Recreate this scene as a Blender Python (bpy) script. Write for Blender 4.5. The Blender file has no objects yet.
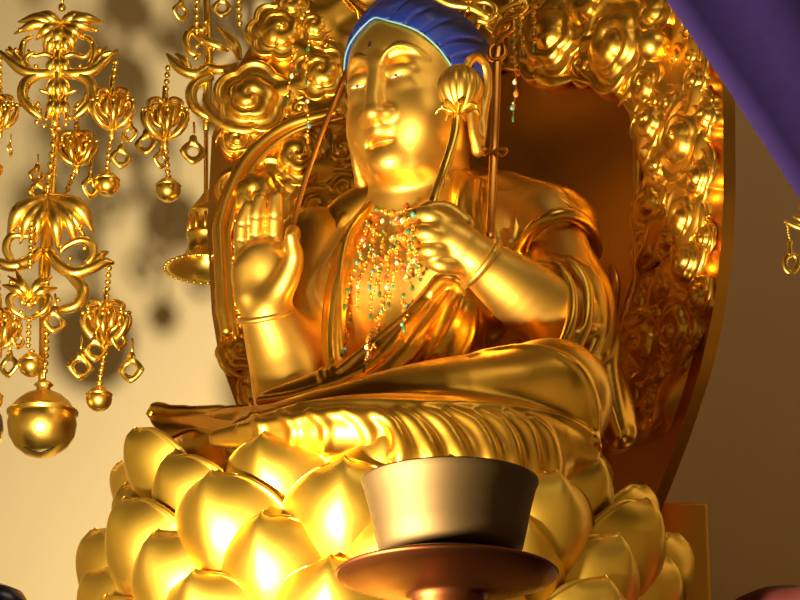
import bpy, math, random
import numpy as np
from mathutils import Vector, Matrix
random.seed(7)
rng = np.random.default_rng(7)
PI = math.pi
scene = bpy.context.scene
COL = scene.collection
# ------------------------------------------------------------------ camera and frames of reference
ZO = 2.70                       # height of the middle of the view above the floor
ELEV = math.radians(20.0)
FPX = 2800.0                    # focal length in pixels of the 800 wide frame
DIST = FPX / 750.0
CE, SE = math.cos(ELEV), math.sin(ELEV)
CAM = np.array([0.0, -DIST * CE, ZO - DIST * SE])
FWD = np.array([0.0, CE, SE]); UPV = np.array([0.0, -SE, CE]); RGT = np.array([1.0, 0.0, 0.0])
PX = 1.0 / 750.0                # metres per pixel at the statue

def ray(px, py):
    d = FWD * FPX + RGT * (px - 400.0) + UPV * (300.0 - py)
    return d / np.linalg.norm(d)

def P(px, py, Y):
    d = ray(px, py)
    return CAM + d * ((Y - CAM[1]) / d[1])

def proj(p):
    v = np.asarray(p) - CAM
    z = v @ FWD
    return 400 + FPX * (v @ RGT) / z, 300 - FPX * (v @ UPV) / z

AZ = math.radians(33.0)         # the statue faces this far to the left of the camera
TX = np.array([math.cos(AZ), -math.sin(AZ), 0.0])      # towards the statue's left hand
NX = np.array([-math.sin(AZ), -math.cos(AZ), 0.0])     # the way it faces
KX = np.array([0.0, 0.0, 1.0])
LC = np.array([-0.019, 0.0, ZO])                       # axis of the lotus seat

def S(a, b, z):
    return LC + TX * a + NX * b + KX * z

# ------------------------------------------------------------------ objects
def tag(o, label=None, cat=None, group=None, kind=None):
    if label: o['label'] = label
    if cat: o['category'] = cat
    if group: o['group'] = group
    if kind: o['kind'] = kind
    return o

def empty(name, loc=(0, 0, 0), label=None, cat=None, group=None):
    o = bpy.data.objects.new(name, None)
    o.empty_display_size = 0.05
    o.location = loc
    COL.objects.link(o)
    return tag(o, label, cat, group)

def world(o):
    return (world(o.parent) @ o.matrix_parent_inverse @ o.matrix_basis) if o.parent is not None else o.matrix_basis.copy()

def link(name, me, mat=None, parent=None):
    o = bpy.data.objects.new(name, me)
    COL.objects.link(o)
    if mat is not None and not me.materials:
        me.materials.append(mat)
    if parent is not None:
        o.parent = parent
        o.matrix_parent_inverse = world(parent).inverted()
    return o

def mesh_from(V, F, name='m', smooth=True):
    me = bpy.data.meshes.new(name)
    V = np.asarray(V, dtype=np.float32)
    if isinstance(F, np.ndarray):
        n, k = F.shape
        me.vertices.add(len(V)); me.vertices.foreach_set('co', V.ravel())
        me.loops.add(n * k); me.loops.foreach_set('vertex_index', F.ravel().astype(np.int32))
        me.polygons.add(n)
        me.polygons.foreach_set('loop_start', np.arange(0, n * k, k, dtype=np.int32))
        me.update(calc_edges=True)
    else:
        me.from_pydata([tuple(map(float, v)) for v in V], [], [tuple(int(i) for i in f) for f in F])
        me.update()
    me.validate()
    if smooth:
        me.polygons.foreach_set('use_smooth', np.ones(len(me.polygons), dtype=bool))
    return me

class MB:
    """collects shapes that become ONE mesh object"""
    def __init__(s): s.V = []; s.F = []; s.n = 0
    def add(s, V, F):
        V = np.asarray(V, float)
        s.V.append(V); s.F += [tuple(i + s.n for i in f) for f in F]; s.n += len(V)
        return s
    def grid(s, G, cu=False, cv=False, flip=False):
        nu, nv = G.shape[:2]; F = []
        for i in range(nu if cu else nu - 1):
            for j in range(nv if cv else nv - 1):
                q = (i * nv + j, ((i + 1) % nu) * nv + j, ((i + 1) % nu) * nv + (j + 1) % nv, i * nv + (j + 1) % nv)
                F.append(q[::-1] if flip else q)
        return s.add(G.reshape(-1, 3), F)
    def tube(s, pts, rad, n=8, cap=True, flat=None):
        """tube along pts; rad per point; flat = (axis, factor) squeezes the section"""
        pts = np.asarray(pts, float); m = len(pts)
        rad = np.full(m, rad, float) if np.isscalar(rad) else np.asarray(rad, float)
        T = np.gradient(pts, axis=0); T /= np.linalg.norm(T, axis=1)[:, None] + 1e-12
        a = np.array([0, 0, 1.0]) if abs(T[0][2]) < .9 else np.array([1.0, 0, 0])
        u = np.cross(T[0], a); u /= np.linalg.norm(u)
        G = np.zeros((m, n, 3)); ang = np.arange(n) * 2 * PI / n
        for i in range(m):
            u = u - T[i] * (u @ T[i]); u /= np.linalg.norm(u) + 1e-12
            w = np.cross(T[i], u)
            off = np.cos(ang)[:, None] * u + np.sin(ang)[:, None] * w
            if flat is not None:
                ax = np.asarray(flat[0], float); ax = ax / np.linalg.norm(ax)
                off = off - (1 - flat[1]) * (off @ ax)[:, None] * ax
            G[i] = pts[i] + rad[i] * off
        F = []
        for i in range(m - 1):
            for j in range(n):
                F.append((i * n + j, i * n + (j + 1) % n, (i + 1) * n + (j + 1) % n, (i + 1) * n + j))
        V = G.reshape(-1, 3)
        if cap:
            c0, c1 = len(V), len(V) + 1
            V = np.vstack([V, pts[0] - T[0] * rad[0] * .5, pts[-1] + T[-1] * rad[-1] * .5])
            for j in range(n):
                F.append((c0, (j + 1) % n, j)); F.append((c1, (m - 1) * n + j, (m - 1) * n + (j + 1) % n))
        return s.add(V, F)
    def lathe(s, prof, c=(0, 0, 0), n=32, axis=None):
        """prof = [(r, z)], turned about z through c (or about axis)"""
        c = np.asarray(c, float)
        ax = np.array([0, 0, 1.0]) if axis is None else np.asarray(axis, float) / np.linalg.norm(axis)
        t = np.array([1.0, 0, 0]) if abs(ax[0]) < .9 else np.array([0, 1.0, 0])
        u = np.cross(ax, t); u /= np.linalg.norm(u); w = np.cross(ax, u)
        ang = np.arange(n) * 2 * PI / n
        ring = np.cos(ang)[:, None] * u + np.sin(ang)[:, None] * w
        G = np.array([c + ring * r + ax * z for r, z in prof])
        return s.grid(G, cv=True)
    def ball(s, c, r, n=10, sc=(1, 1, 1)):
        c = np.asarray(c, float); th = np.linspace(0.02, PI - 0.02, n // 2 + 2); ph = np.arange(n) * 2 * PI / n
        G = np.zeros((len(th), n, 3))
        G[..., 0] = np.sin(th)[:, None] * np.cos(ph) * sc[0]; G[..., 1] = np.sin(th)[:, None] * np.sin(ph) * sc[1]
        G[..., 2] = np.cos(th)[:, None] * sc[2]
        return s.grid(c + r * G, cv=True)
    def box(s, c, half, R=None):
        c = np.asarray(c, float); half = np.asarray(half, float)
        V = np.array([[x, y, z] for x in (-1, 1) for y in (-1, 1) for z in (-1, 1)], float) * half
        if R is not None: V = V @ np.asarray(R)
        return s.add(V + c, [(0, 1, 3, 2), (4, 6, 7, 5), (0, 4, 5, 1), (2, 3, 7, 6), (0, 2, 6, 4), (1, 5, 7, 3)])
    def build(s, name, mat, parent=None, smooth=True, fix=True):
        me = mesh_from(np.vstack(s.V), s.F, name, smooth)
        if fix:
            import bmesh
            bm = bmesh.new(); bm.from_mesh(me)
            bmesh.ops.recalc_face_normals(bm, faces=bm.faces)
            bm.to_mesh(me); bm.free()
        return link(name, me, mat, parent)

def bevel(o, w, seg=2, ang=40):
    m = o.modifiers.new('bevel', 'BEVEL'); m.width = w; m.segments = seg; m.limit_method = 'ANGLE'; m.angle_limit = math.radians(ang)
    o.data.polygons.foreach_set('use_smooth', np.ones(len(o.data.polygons), dtype=bool))
    n = o.modifiers.new('wn', 'WEIGHTED_NORMAL'); n.keep_sharp = False
    return o

def spline(pts, n=24):
    """Catmull-Rom through pts (any dimension), n samples"""
    p = np.asarray(pts, float)
    if len(p) == 2:
        return p[0] + (p[1] - p[0]) * np.linspace(0, 1, n)[:, None]
    p = np.vstack([2 * p[0] - p[1], p, 2 * p[-1] - p[-2]])
    m = len(p) - 3; out = []
    for t in np.linspace(0, m - 1e-6, n):
        i = int(t); f = t - i; a, b, c, d = p[i:i + 4]
        out.append(.5 * (2 * b + (c - a) * f + (2 * a - 5 * b + 4 * c - d) * f * f + (3 * b - a - 3 * c + d) * f ** 3))
    return np.array(out)

# ------------------------------------------------------------------ materials (all procedural)
def new_mat(name):
    m = bpy.data.materials.new(name); m.use_nodes = True
    nt = m.node_tree
    return m, nt, nt.nodes['Principled BSDF']

def plain(name, rgb, rough=.5, metal=0.0, spec=.5, noise=.0, scale=20.0, bump=0.0, coat=0.0):
    m, nt, b = new_mat(name)
    b.inputs['Base Color'].default_value = (*rgb, 1); b.inputs['Roughness'].default_value = rough
    b.inputs['Metallic'].default_value = metal; b.inputs['Specular IOR Level'].default_value = spec
    b.inputs['Coat Weight'].default_value = coat
    if noise or bump:
        tc = nt.nodes.new('ShaderNodeTexCoord'); nz = nt.nodes.new('ShaderNodeTexNoise')
        nz.inputs['Scale'].default_value = scale; nz.inputs['Detail'].default_value = 4
        nt.links.new(tc.outputs['Object'], nz.inputs['Vector'])
        if noise:
            mx = nt.nodes.new('ShaderNodeMix'); mx.data_type = 'RGBA'
            mx.inputs[6].default_value = (*[c * (1 - noise) for c in rgb], 1)
            mx.inputs[7].default_value = (*[min(1, c * (1 + noise)) for c in rgb], 1)
            nt.links.new(nz.outputs['Fac'], mx.inputs[0]); nt.links.new(mx.outputs[2], b.inputs['Base Color'])
        if bump:
            bp = nt.nodes.new('ShaderNodeBump'); bp.inputs['Strength'].default_value = bump; bp.inputs['Distance'].default_value = .002
            nt.links.new(nz.outputs['Fac'], bp.inputs['Height']); nt.links.new(bp.outputs['Normal'], b.inputs['Normal'])
    return m

def gold(name, c0, c1, r0, r1, scale=9.0, bump=.08, bscale=60.0):
    """gold leaf: metal whose tone and gloss drift a little from place to place"""
    m, nt, b = new_mat(name)
    b.inputs['Metallic'].default_value = 1.0
    tc = nt.nodes.new('ShaderNodeTexCoord')
    n1 = nt.nodes.new('ShaderNodeTexNoise'); n1.inputs['Scale'].default_value = scale; n1.inputs['Detail'].default_value = 5
    n2 = nt.nodes.new('ShaderNodeTexNoise'); n2.inputs['Scale'].default_value = bscale; n2.inputs['Detail'].default_value = 3
    for n in (n1, n2): nt.links.new(tc.outputs['Object'], n.inputs['Vector'])
    mx = nt.nodes.new('ShaderNodeMix'); mx.data_type = 'RGBA'
    mx.inputs[6].default_value = (*c0, 1); mx.inputs[7].default_value = (*c1, 1)
    mr = nt.nodes.new('ShaderNodeMapRange'); mr.inputs['From Min'].default_value = .3; mr.inputs['From Max'].default_value = .7
    mr.inputs['To Min'].default_value = r0; mr.inputs['To Max'].default_value = r1
    nt.links.new(n1.outputs['Fac'], mx.inputs[0]); nt.links.new(mx.outputs[2], b.inputs['Base Color'])
    nt.links.new(n1.outputs['Fac'], mr.inputs['Value']); nt.links.new(mr.outputs['Result'], b.inputs['Roughness'])
    bp = nt.nodes.new('ShaderNodeBump'); bp.inputs['Strength'].default_value = bump; bp.inputs['Distance'].default_value = .002
    nt.links.new(n2.outputs['Fac'], bp.inputs['Height']); nt.links.new(bp.outputs['Normal'], b.inputs['Normal'])
    return m

M = {}
M['skin'] = gold('gilded_skin', (.86, .51, .085), (.95, .61, .13), .40, .48, 6, .04)
M['robe'] = gold('gilded_robe', (.80, .42, .045), (.92, .54, .075), .27, .38, 8, .06)
M['leaf'] = gold('gilded_petals', (.90, .57, .075), (.98, .68, .12), .36, .46, 8, .06)
M['cloud'] = gold('gilded_clouds', (.84, .47, .06), (.95, .59, .10), .30, .40, 10, 0.0)
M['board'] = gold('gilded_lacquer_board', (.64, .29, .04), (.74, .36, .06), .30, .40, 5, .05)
M['brass'] = gold('gilt_brass', (.92, .58, .09), (.98, .69, .14), .26, .38, 30, .08, 200)
M['plinth'] = gold('gilded_plinth', (.70, .36, .05), (.80, .42, .07), .38, .5, 4, .06)
M['hair'] = plain('blue_hair', (.012, .035, .36), .42, noise=.25, scale=30)
M['cord'] = plain('pale_blue_cord', (.14, .42, .55), .5)
M['ribbon'] = gold('gilt_ribbon', (.62, .27, .05), (.74, .34, .07), .3, .42, 10, .05)
# ------------------------------------------------------------------ carving: distance fields turned into meshes
def rcone(x, y, z, ba, ra, rb):
    """distance to the hull of two balls; x, y, z relative to the first centre"""
    l2 = float(ba @ ba); rr = ra - rb; a2 = l2 - rr * rr
    if a2 <= 1e-12:
        if ra >= rb: return np.sqrt(x * x + y * y + z * z) - ra
        return np.sqrt((x - ba[0]) ** 2 + (y - ba[1]) ** 2 + (z - ba[2]) ** 2) - rb
    il = 1 / l2
    yy = x * ba[0] + y * ba[1] + z * ba[2]; zz = yy - l2
    p2 = x * x + y * y + z * z
    x2 = np.maximum(p2 * l2 - yy * yy, 0) * l2
    y2 = yy * yy * l2; z2 = zz * zz * l2
    k = np.sign(rr) * rr * rr * x2
    d = (np.sqrt(x2 * a2 * il) + yy * rr) * il - ra
    d = np.where(np.sign(yy) * a2 * y2 < k, np.sqrt(x2 + y2) * il - ra, d)
    d = np.where(np.sign(zz) * a2 * z2 > k, np.sqrt(x2 + z2) * il - rb, d)
    return d

class Carve:
    def __init__(s, lo, hi, h):
        s.lo = np.asarray(lo, float); s.h = h
        s.n = np.ceil((np.asarray(hi, float) - s.lo) / h).astype(int) + 1
        s.D = np.full(s.n, 1e3, dtype=np.float32)
        s.ax = [(s.lo[i] + h * np.arange(s.n[i])).astype(np.float32) for i in range(3)]
    def box(s, lo, hi):
        i0 = np.clip(np.floor((np.asarray(lo) - s.lo) / s.h).astype(int), 0, s.n)
        i1 = np.clip(np.ceil((np.asarray(hi) - s.lo) / s.h).astype(int) + 1, 0, s.n)
        return tuple(slice(a, b) for a, b in zip(i0, i1))
    def pts(s, sl):
        return (s.ax[0][sl[0]][:, None, None], s.ax[1][sl[1]][None, :, None], s.ax[2][sl[2]][None, None, :])
    def merge(s, sl, d, k, op):
        D = s.D[sl]
        if op == 'add':
            if k > 0:
                hh = np.maximum(k - np.abs(D - d), 0) / k
                s.D[sl] = np.minimum(D, d) - hh * hh * k * .25
            else: s.D[sl] = np.minimum(D, d)
        elif op == 'cut':
            d = -d
            if k > 0:
                hh = np.maximum(k - np.abs(D - d), 0) / k
                s.D[sl] = np.maximum(D, d) + hh * hh * k * .25
            else: s.D[sl] = np.maximum(D, d)
    def ell(s, c, r, R=None, k=.01, op='add'):
        c = np.asarray(c, float); r = np.broadcast_to(np.asarray(r, float), (3,)); R = np.eye(3) if R is None else np.asarray(R, float)
        ext = np.sqrt(((R * r[:, None]) ** 2).sum(0)) + k + 3 * s.h
        sl = s.box(c - ext, c + ext); x, y, z = s.pts(sl)
        if min(a.stop - a.start for a in sl) <= 0: return s
        x = x - c[0]; y = y - c[1]; z = z - c[2]
        q = [(R[i, 0] * x + R[i, 1] * y + R[i, 2] * z) for i in range(3)]
        k0 = np.sqrt(sum((q[i] / r[i]) ** 2 for i in range(3))); k1 = np.sqrt(sum((q[i] / r[i] ** 2) ** 2 for i in range(3))) + 1e-9
        s.merge(sl, (k0 * (k0 - 1) / k1).astype(np.float32), k, op); return s
    def cap(s, a, b, ra, rb, k=.01, op='add'):
        a = np.asarray(a, float); b = np.asarray(b, float); m = max(ra, rb) + k + 3 * s.h
        sl = s.box(np.minimum(a, b) - m, np.maximum(a, b) + m)
        if min(q.stop - q.start for q in sl) <= 0: return s
        x, y, z = s.pts(sl); ba = b - a; l2 = max(ba @ ba, 1e-12)
        x = x - a[0]; y = y - a[1]; z = z - a[2]
        d = rcone(x, y, z, ba, ra, rb)
        s.merge(sl, d.astype(np.float32), k, op); return s
    def line(s, pts, rad, k=.006, op='add', n=0):
        """a rounded stroke along a smooth curve through pts, joined without seams"""
        pts = np.asarray(pts, float); rad = np.broadcast_to(np.asarray(rad, float), (len(pts),))
        q = np.hstack([pts, rad[:, None]])
        if n: q = spline(q, n)
        # union of the stroke first, one smooth blend with the body afterwards
        m = q[:, 3].max() + k + 3 * s.h
        sl = s.box(q[:, :3].min(0) - m, q[:, :3].max(0) + m)
        if min(w.stop - w.start for w in sl) <= 0: return s
        lo_i = [w.start for w in sl]
        T = np.full([w.stop - w.start for w in sl], 1e3, np.float32)
        for i in range(len(q) - 1):
            a, b, ra, rb = q[i, :3], q[i + 1, :3], q[i, 3], q[i + 1, 3]
            mm = max(ra, rb) + k + 3 * s.h
            s2 = s.box(np.minimum(a, b) - mm, np.maximum(a, b) + mm)
            if min(w.stop - w.start for w in s2) <= 0: continue
            x, y, z = s.pts(s2); ba = b - a; l2 = max(ba @ ba, 1e-12)
            x = x - a[0]; y = y - a[1]; z = z - a[2]
            d = rcone(x, y, z, ba, ra, rb)
            s3 = tuple(slice(w.start - l, w.stop - l) for w, l in zip(s2, lo_i))
            T[s3] = np.minimum(T[s3], d)
        s.merge(sl, T, k, op); return s
    def sample(s, p):
        q = (np.asarray(p) - s.lo) / s.h
        i = np.clip(np.floor(q).astype(int), 0, s.n - 2); f = np.clip(q - i, 0, 1)
        r = 0
        for a in (0, 1):
            for b in (0, 1):
                for c in (0, 1):
                    w = (f[..., 0] if a else 1 - f[..., 0]) * (f[..., 1] if b else 1 - f[..., 1]) * (f[..., 2] if c else 1 - f[..., 2])
                    r = r + w * np.minimum(s.D[i[..., 0] + a, i[..., 1] + b, i[..., 2] + c], .05)
        return r
    def hit(s, px, py, lift=0.0):
        """where the line of sight through a pixel first meets the carved surface (None if it misses)"""
        d = ray(px, py); hi = s.lo + s.h * (s.n - 1)
        t0 = (s.lo - CAM) / d; t1 = (hi - CAM) / d
        a = max(np.minimum(t0, t1)); b = min(np.maximum(t0, t1))
        if b <= a: return None
        t = np.arange(a, b, s.h * .5)
        v = s.sample(CAM + d * t[:, None])
        neg = np.nonzero(v < 0)[0]
        if len(neg) == 0: return None
        i = neg[0]
        tt = t[i] if i == 0 else t[i - 1] + (t[i] - t[i - 1]) * v[i - 1] / (v[i - 1] - v[i] + 1e-9)
        return CAM + d * (tt - lift)
    def stroke(s, px, rad, k=.005, op='add', sink=.5, n=24):
        """carve a ridge (or groove) along a curve drawn over the surface; rad in pixels, per point or single"""
        px = np.asarray(px, float)
        rad = np.broadcast_to(np.asarray(rad, float), (len(px),)) * PX
        q = spline(np.hstack([px, rad[:, None]]), n)
        pts = []; rr = []
        for x, y, r in q:
            h = s.hit(x, y)
            if h is None: continue
            pts.append(h + ray(x, y) * r * (sink if op == 'add' else -sink)); rr.append(r)
        if len(pts) < 2: return s
        pts = np.array(pts)
        # leave out jumps across depth steps
        keep = [0]
        runs = []
        for i in range(1, len(pts)):
            if np.linalg.norm(pts[i] - pts[i - 1]) > .045:
                runs.append(keep); keep = [i]
            else: keep.append(i)
        runs.append(keep)
        for r in runs:
            if len(r) > 1: s.line(pts[r], np.array(rr)[r], k, op)
        return s
    def mesh(s, relax=1):
        D = s.D; sg = D < 0
        n = np.array(D.shape) - 1
        cnt = np.zeros(n, np.int8)
        for a in (0, 1):
            for b in (0, 1):
                for c in (0, 1):
                    cnt += sg[a:n[0] + a, b:n[1] + b, c:n[2] + c]
        ci, cj, ck = np.nonzero((cnt > 0) & (cnt < 8)); del cnt
        vid = np.full(n, -1, np.int32); vid[ci, cj, ck] = np.arange(len(ci), dtype=np.int32)
        acc = np.zeros((len(ci), 3), np.float64); w = np.zeros(len(ci))
        cor = {(a, b, c): np.clip(D[ci + a, cj + b, ck + c], -.05, .05) for a in (0, 1) for b in (0, 1) for c in (0, 1)}
        for ax in range(3):
            o = [q for q in range(3) if q != ax]
            for e in ((0, 0), (0, 1), (1, 0), (1, 1)):
                A = [0, 0, 0]; A[o[0]] = e[0]; A[o[1]] = e[1]; B = list(A); B[ax] = 1
                d0 = cor[tuple(A)]; d1 = cor[tuple(B)]; mk = (d0 < 0) != (d1 < 0)
                t = np.where(mk, d0 / np.where(mk, d0 - d1, 1), 0)
                for q in range(3):
                    acc[:, q] += np.where(mk, (t if q == ax else A[q]), 0)
                w += mk
        V = s.lo + s.h * (np.stack([ci, cj, ck], 1) + acc / w[:, None])
        Q = []
        for ax in range(3):
            o = [q for q in range(3) if q != ax]
            sl0 = [slice(None)] * 3; sl1 = [slice(None)] * 3
            sl0[ax] = slice(0, -1); sl1[ax] = slice(1, None)
            for q in o: sl0[q] = slice(1, -1); sl1[q] = slice(1, -1)
            a = sg[tuple(sl0)]; b = sg[tuple(sl1)]
            idx = np.nonzero(a != b)
            inv = a[idx]
            base = [idx[0].copy(), idx[1].copy(), idx[2].copy()]
            for q in o: base[q] = base[q] + 1
            def at(d0, d1):
                c = [base[0], base[1], base[2]]
                c[o[0]] = base[o[0]] + d0; c[o[1]] = base[o[1]] + d1
                return vid[c[0], c[1], c[2]]
            q4 = np.stack([at(-1, -1), at(0, -1), at(0, 0), at(-1, 0)], 1)
            if ax == 1: inv = ~inv
            q4[~inv] = q4[~inv][:, ::-1]
            Q.append(q4)
        F = np.vstack(Q); F = F[(F >= 0).all(1)]
        for _ in range(relax):
            e = np.vstack([F[:, [0, 1]], F[:, [1, 2]], F[:, [2, 3]], F[:, [3, 0]]])
            sm = np.zeros_like(V); c = np.zeros(len(V))
            for q in range(3):
                sm[:, q] = np.bincount(e[:, 0], V[e[:, 1], q], len(V)) + np.bincount(e[:, 1], V[e[:, 0], q], len(V))
            c = np.bincount(e[:, 0], minlength=len(V)) + np.bincount(e[:, 1], minlength=len(V))
            V = .5 * V + .5 * sm / np.maximum(c, 1)[:, None]
        return V, F
    def build(s, name, mat, parent=None, relax=1):
        V, F = s.mesh(relax)
        print('carved', name, len(V), 'verts')
        return link(name, mesh_from(V, F, name), mat, parent)
# ------------------------------------------------------------------ the seated statue
statue = empty('buddha_statue', S(0, 0, -.30), 'gilded seated Buddha statue with blue hair, one palm raised, on the lotus seat', 'statue')
LP = lambda *q: [P(*a) for a in q]

# head frame: u towards its left ear, w forward, v up, all in pixels of the picture
HC = P(409, 91, .05); PU = .001386
_b = math.radians(8); _r = math.radians(2.0); _hy = math.radians(31)
_t = np.array([math.cos(_hy), -math.sin(_hy), 0.0]); _n = np.array([-math.sin(_hy), -math.cos(_hy), 0.0]); _k = KX
_n, _k = _n * math.cos(_b) - _k * math.sin(_b), _k * math.cos(_b) + _n * math.sin(_b)
_t, _k = _t * math.cos(_r) + _k * math.sin(_r), _k * math.cos(_r) - _t * math.sin(_r)
HR = np.stack([_t, _n, _k])
def H(u, w, v): return HC + PU * (u * _t + w * _n + v * _k)

B = Carve(P(222, 300, .1) * [1, 0, 0] + [0, -.30, ZO - .24], [P(622, 300, 0)[0], .30, ZO + .47], .0018)
def hell(u, w, v, ru, rw, rv, k=8, op='add', tilt=None):
    R = HR
    if tilt is not None:
        q = math.radians(tilt); c, s = math.cos(q), math.sin(q)      # roll about w
        R = np.stack([HR[0] * c + HR[2] * s, HR[1], HR[2] * c - HR[0] * s])
    B.ell(H(u, w, v), np.array([ru, rw, rv]) * PU, R, k * PU, op)
def hline(pts, rad, k=5, op='add', n=24):
    B.line([H(*q) for q in pts], np.array(rad) * PU if not np.isscalar(rad) else rad * PU, k * PU, op, n)
# neck and skull
B.cap(H(0, -8, -60), P(413, 204, .08), 40 * PX, 45 * PX, .01)
hell(0, -14, 28, 62, 72, 68, 4)
hell(0, 4, -20, 60, 59, 76, 20)
hell(0, 6, -58, 55, 51, 42, 22)
hell(0, 30, -78, 30, 28, 22, 16)                    # chin
hell(0, 18, -90, 30, 30, 14, 14)                    # soft fold under the chin
for sx in (-1, 1):
    ex = 21.5 * sx - 2
    hell(26 * sx, 33, -42, 24, 24, 28, 18)          # cheeks
    hell(ex + 2 * sx, 62, 6, 20, 12, 17, 10, 'cut', -8 * sx)      # hollow under the brow
    hell(ex, 49, 3.5, 19, 12, 12, 6, 'add', -8 * sx)     # lid
    hline([(ex + 15 * sx, 47, 3), (ex + 8 * sx, 55, -2), (ex, 60, -3.5), (ex - 9 * sx, 59, -3)], [.6, 1.3, 1.4, .7], 1, 'cut')   # slit of the eye
    hell(ex, 49, -11, 17, 9, 7, 8)             # lower lid
    hline([(7 * sx, 61, 14), (13 * sx, 62, 22), (25 * sx, 58.5, 27), (37 * sx, 49, 23), (46 * sx, 38, 12)], [2, 2.6, 2.6, 2.2, 1], 4)   # brow edge
nx, mx_ = -3.0, -5.0
hline([(-1, 58, 16), (-2, 63, 0), (nx, 68, -20), (nx, 71, -38)], [6, 6.5, 8, 9.5], 10)
hell(nx, 70, -40, 10, 9, 7.5, 6)
for sx in (-1, 1):
    hell(nx + 12 * sx, 62, -40, 8, 9, 7, 6)
    hell(nx + 6 * sx, 67, -47.5, 2.6, 3, 1.8, 3, 'cut')
def mouth(pts, rad, k, op='add'):
    hline([(u + mx_, w_, v) for u, w_, v in pts], rad, k, op)
mouth([(-16, 54, -47), (-9, 61.5, -44.5), (-4, 66, -43), (0, 65.4, -43.8), (4, 66, -43), (10, 62.5, -44.5), (19, 56, -47)], [1.2, 3.6, 4.4, 4.2, 4.4, 3.6, 1.2], 5)
mouth([(-12, 54.5, -53), (-7, 60, -54.5), (0, 63.5, -55.5), (7, 61.5, -54.5), (14, 57.5, -53)], [1.5, 5, 6.2, 5, 1.5], 7)
mouth([(-16, 56, -48), (-9, 63, -49), (0, 67, -49.5), (10, 64, -49), (20, 57, -48)], [.3, 1.0, 1.3, 1.0, .3], 3, 'cut')
for sx in (1,): hell(mx_ + 21 * sx, 56, -48, 2.5, 4, 2.5, 5, 'cut')
mouth([(-13, 56, -66), (0, 58.5, -67), (13, 56, -66)], [2, 3, 2], 7, 'cut')
hell(mx_, 50, -83, 18, 14, 14, 10)
# ears with long lobes
for sx in (-1, 1):
    hell(66 * sx, -12, -22, 6, 14, 42, 5, 'add', 3 * sx)
    hline([(66 * sx, 3, -2), (70 * sx, 0, 12), (73 * sx, -12, 19), (75 * sx, -25, 12), (74 * sx, -28, -8), (71 * sx, -20, -34), (69 * sx, -12, -58), (68 * sx, -5, -76)], [4, 5, 5, 5.5, 5.5, 5.5, 6.5, 6.5], 3)
    hline([(69 * sx, 3, -6), (69 * sx, 3, -30), (68 * sx, 2, -60), (68 * sx, -4, -78)], [4, 4.5, 5, 6], 3)
    hell(75 * sx, -10, -10, 4, 9, 17, 3, 'cut')
    hell(74 * sx, -6, -52, 4, 3, 14, 3, 'cut')
# rings of the neck
# torso
def sell(a, b, z, r, k=.03, op='add'):
    B.ell(S(a, b, z), r, np.stack([TX, NX, KX]), k, op)
sell(0, -.115, .03, (.15, .10, .17), .02)
sell(0, -.10, -.13, (.13, .11, .13), .05)
for sx in (-1, 1):
    sell(.065 * sx, -.055, .055, (.075, .05, .06), .04)
    B.cap(S(.03 * sx, -.12, .16), S(.17 * sx, -.125, .105), .045, .062, .05)
# arm on the right of the picture, bent across the chest
B.line(LP((545, 222, .0), (566, 275, -.06), (562, 322, -.11)), np.array([34, 31, 36]) * PX, .01, n=16)
B.line(LP((562, 322, -.11), (520, 292, -.15), (478, 261, -.185)), np.array([38, 33, 23]) * PX, .02, n=12)
B.line(LP((478, 261, -.185), (458, 246, -.195), (440, 234, -.20)), np.array([22, 23, 20]) * PX, .008, n=8)
for pts, r in [(((452, 226, -.205), (430, 216, -.215), (414, 217, -.20), (410, 222, -.185)), (10, 9.5, 8.5, 7.5)),
               (((448, 240, -.21), (428, 234, -.22), (413, 235, -.205), (408, 240, -.19)), (10.5, 9.5, 9, 7.5)),
               (((450, 252, -.205), (431, 251, -.215), (418, 251, -.20), (413, 254, -.185)), (10, 9, 8.5, 7)),
               (((458, 266, -.20), (441, 265, -.21), (428, 259, -.20), (421, 256, -.185)), (9, 8, 7.5, 6.5)),
               (((464, 224, -.18), (448, 211, -.185), (434, 208, -.19), (424, 211, -.195)), (10, 9, 8, 7))]:
    B.line(LP(*pts), np.array(r) * PX, .0035, n=16)
# raised arm and open hand on the left of the picture
B.line(LP((318, 250, .17), (306, 330, .14), (298, 390, .09)), np.array([46, 44, 43]) * PX, .01, n=10)
B.line(LP((298, 390, .09), (283, 350, .075), (267, 314, .05)), np.array([44, 37, 26]) * PX, .015, n=12)
_hz = np.stack([RGT, -FWD, UPV])
B.ell(P(266, 278, .045), np.array([31, 16, 37]) * PX, _hz, .012)
B.line(LP((246, 262, .045), (262, 254, .043), (280, 256, .045)), np.array([11, 12, 11]) * PX, .012)
B.line(LP((249, 298, .04), (244, 272, .04)), np.array([15, 12]) * PX, .012)
B.line(LP((272, 303, .035), (286, 280, .02), (294, 258, .005), (292, 242, -.012)), np.array([15, 13, 10, 7.5]) * PX, .014, n=14)
for pts, r in [(((243, 256, .045), (242, 238, .04), (243, 222, .034), (248, 207, .03)), (9, 8.6, 8, 6.4)),
               (((256, 252, .045), (256, 232, .038), (257, 215, .030), (260, 200, .026)), (9.4, 9.2, 8.6, 6.8)),
               (((273, 252, .045), (274, 232, .038), (275, 214, .030), (276, 198, .026)), (9.6, 9.3, 8.7, 7)),
               (((286, 258, .04), (292, 240, .02), (293, 232, .0), (291, 236, -.018)), (9, 8.2, 7.4, 6.2))]:
    B.line(LP(*pts), np.array(r) * PX, .0035, n=16)
for a, b in [((238, 240), (248, 240)), ((251, 235), (262, 235)), ((268, 235), (281, 235)), ((238, 224), (249, 224)), ((252, 217), (263, 217)), ((269, 216), (282, 216))]:
    B.stroke([a, ((a[0] + b[0]) / 2, a[1] + 1.5), b], 1.0, .002, 'cut', 0, 8)
B.ell(P(261, 277, .036), np.array([22, 9, 30]) * PX, _hz, .018)
body = B.build('body', M['skin'], statue, 2)
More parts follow.
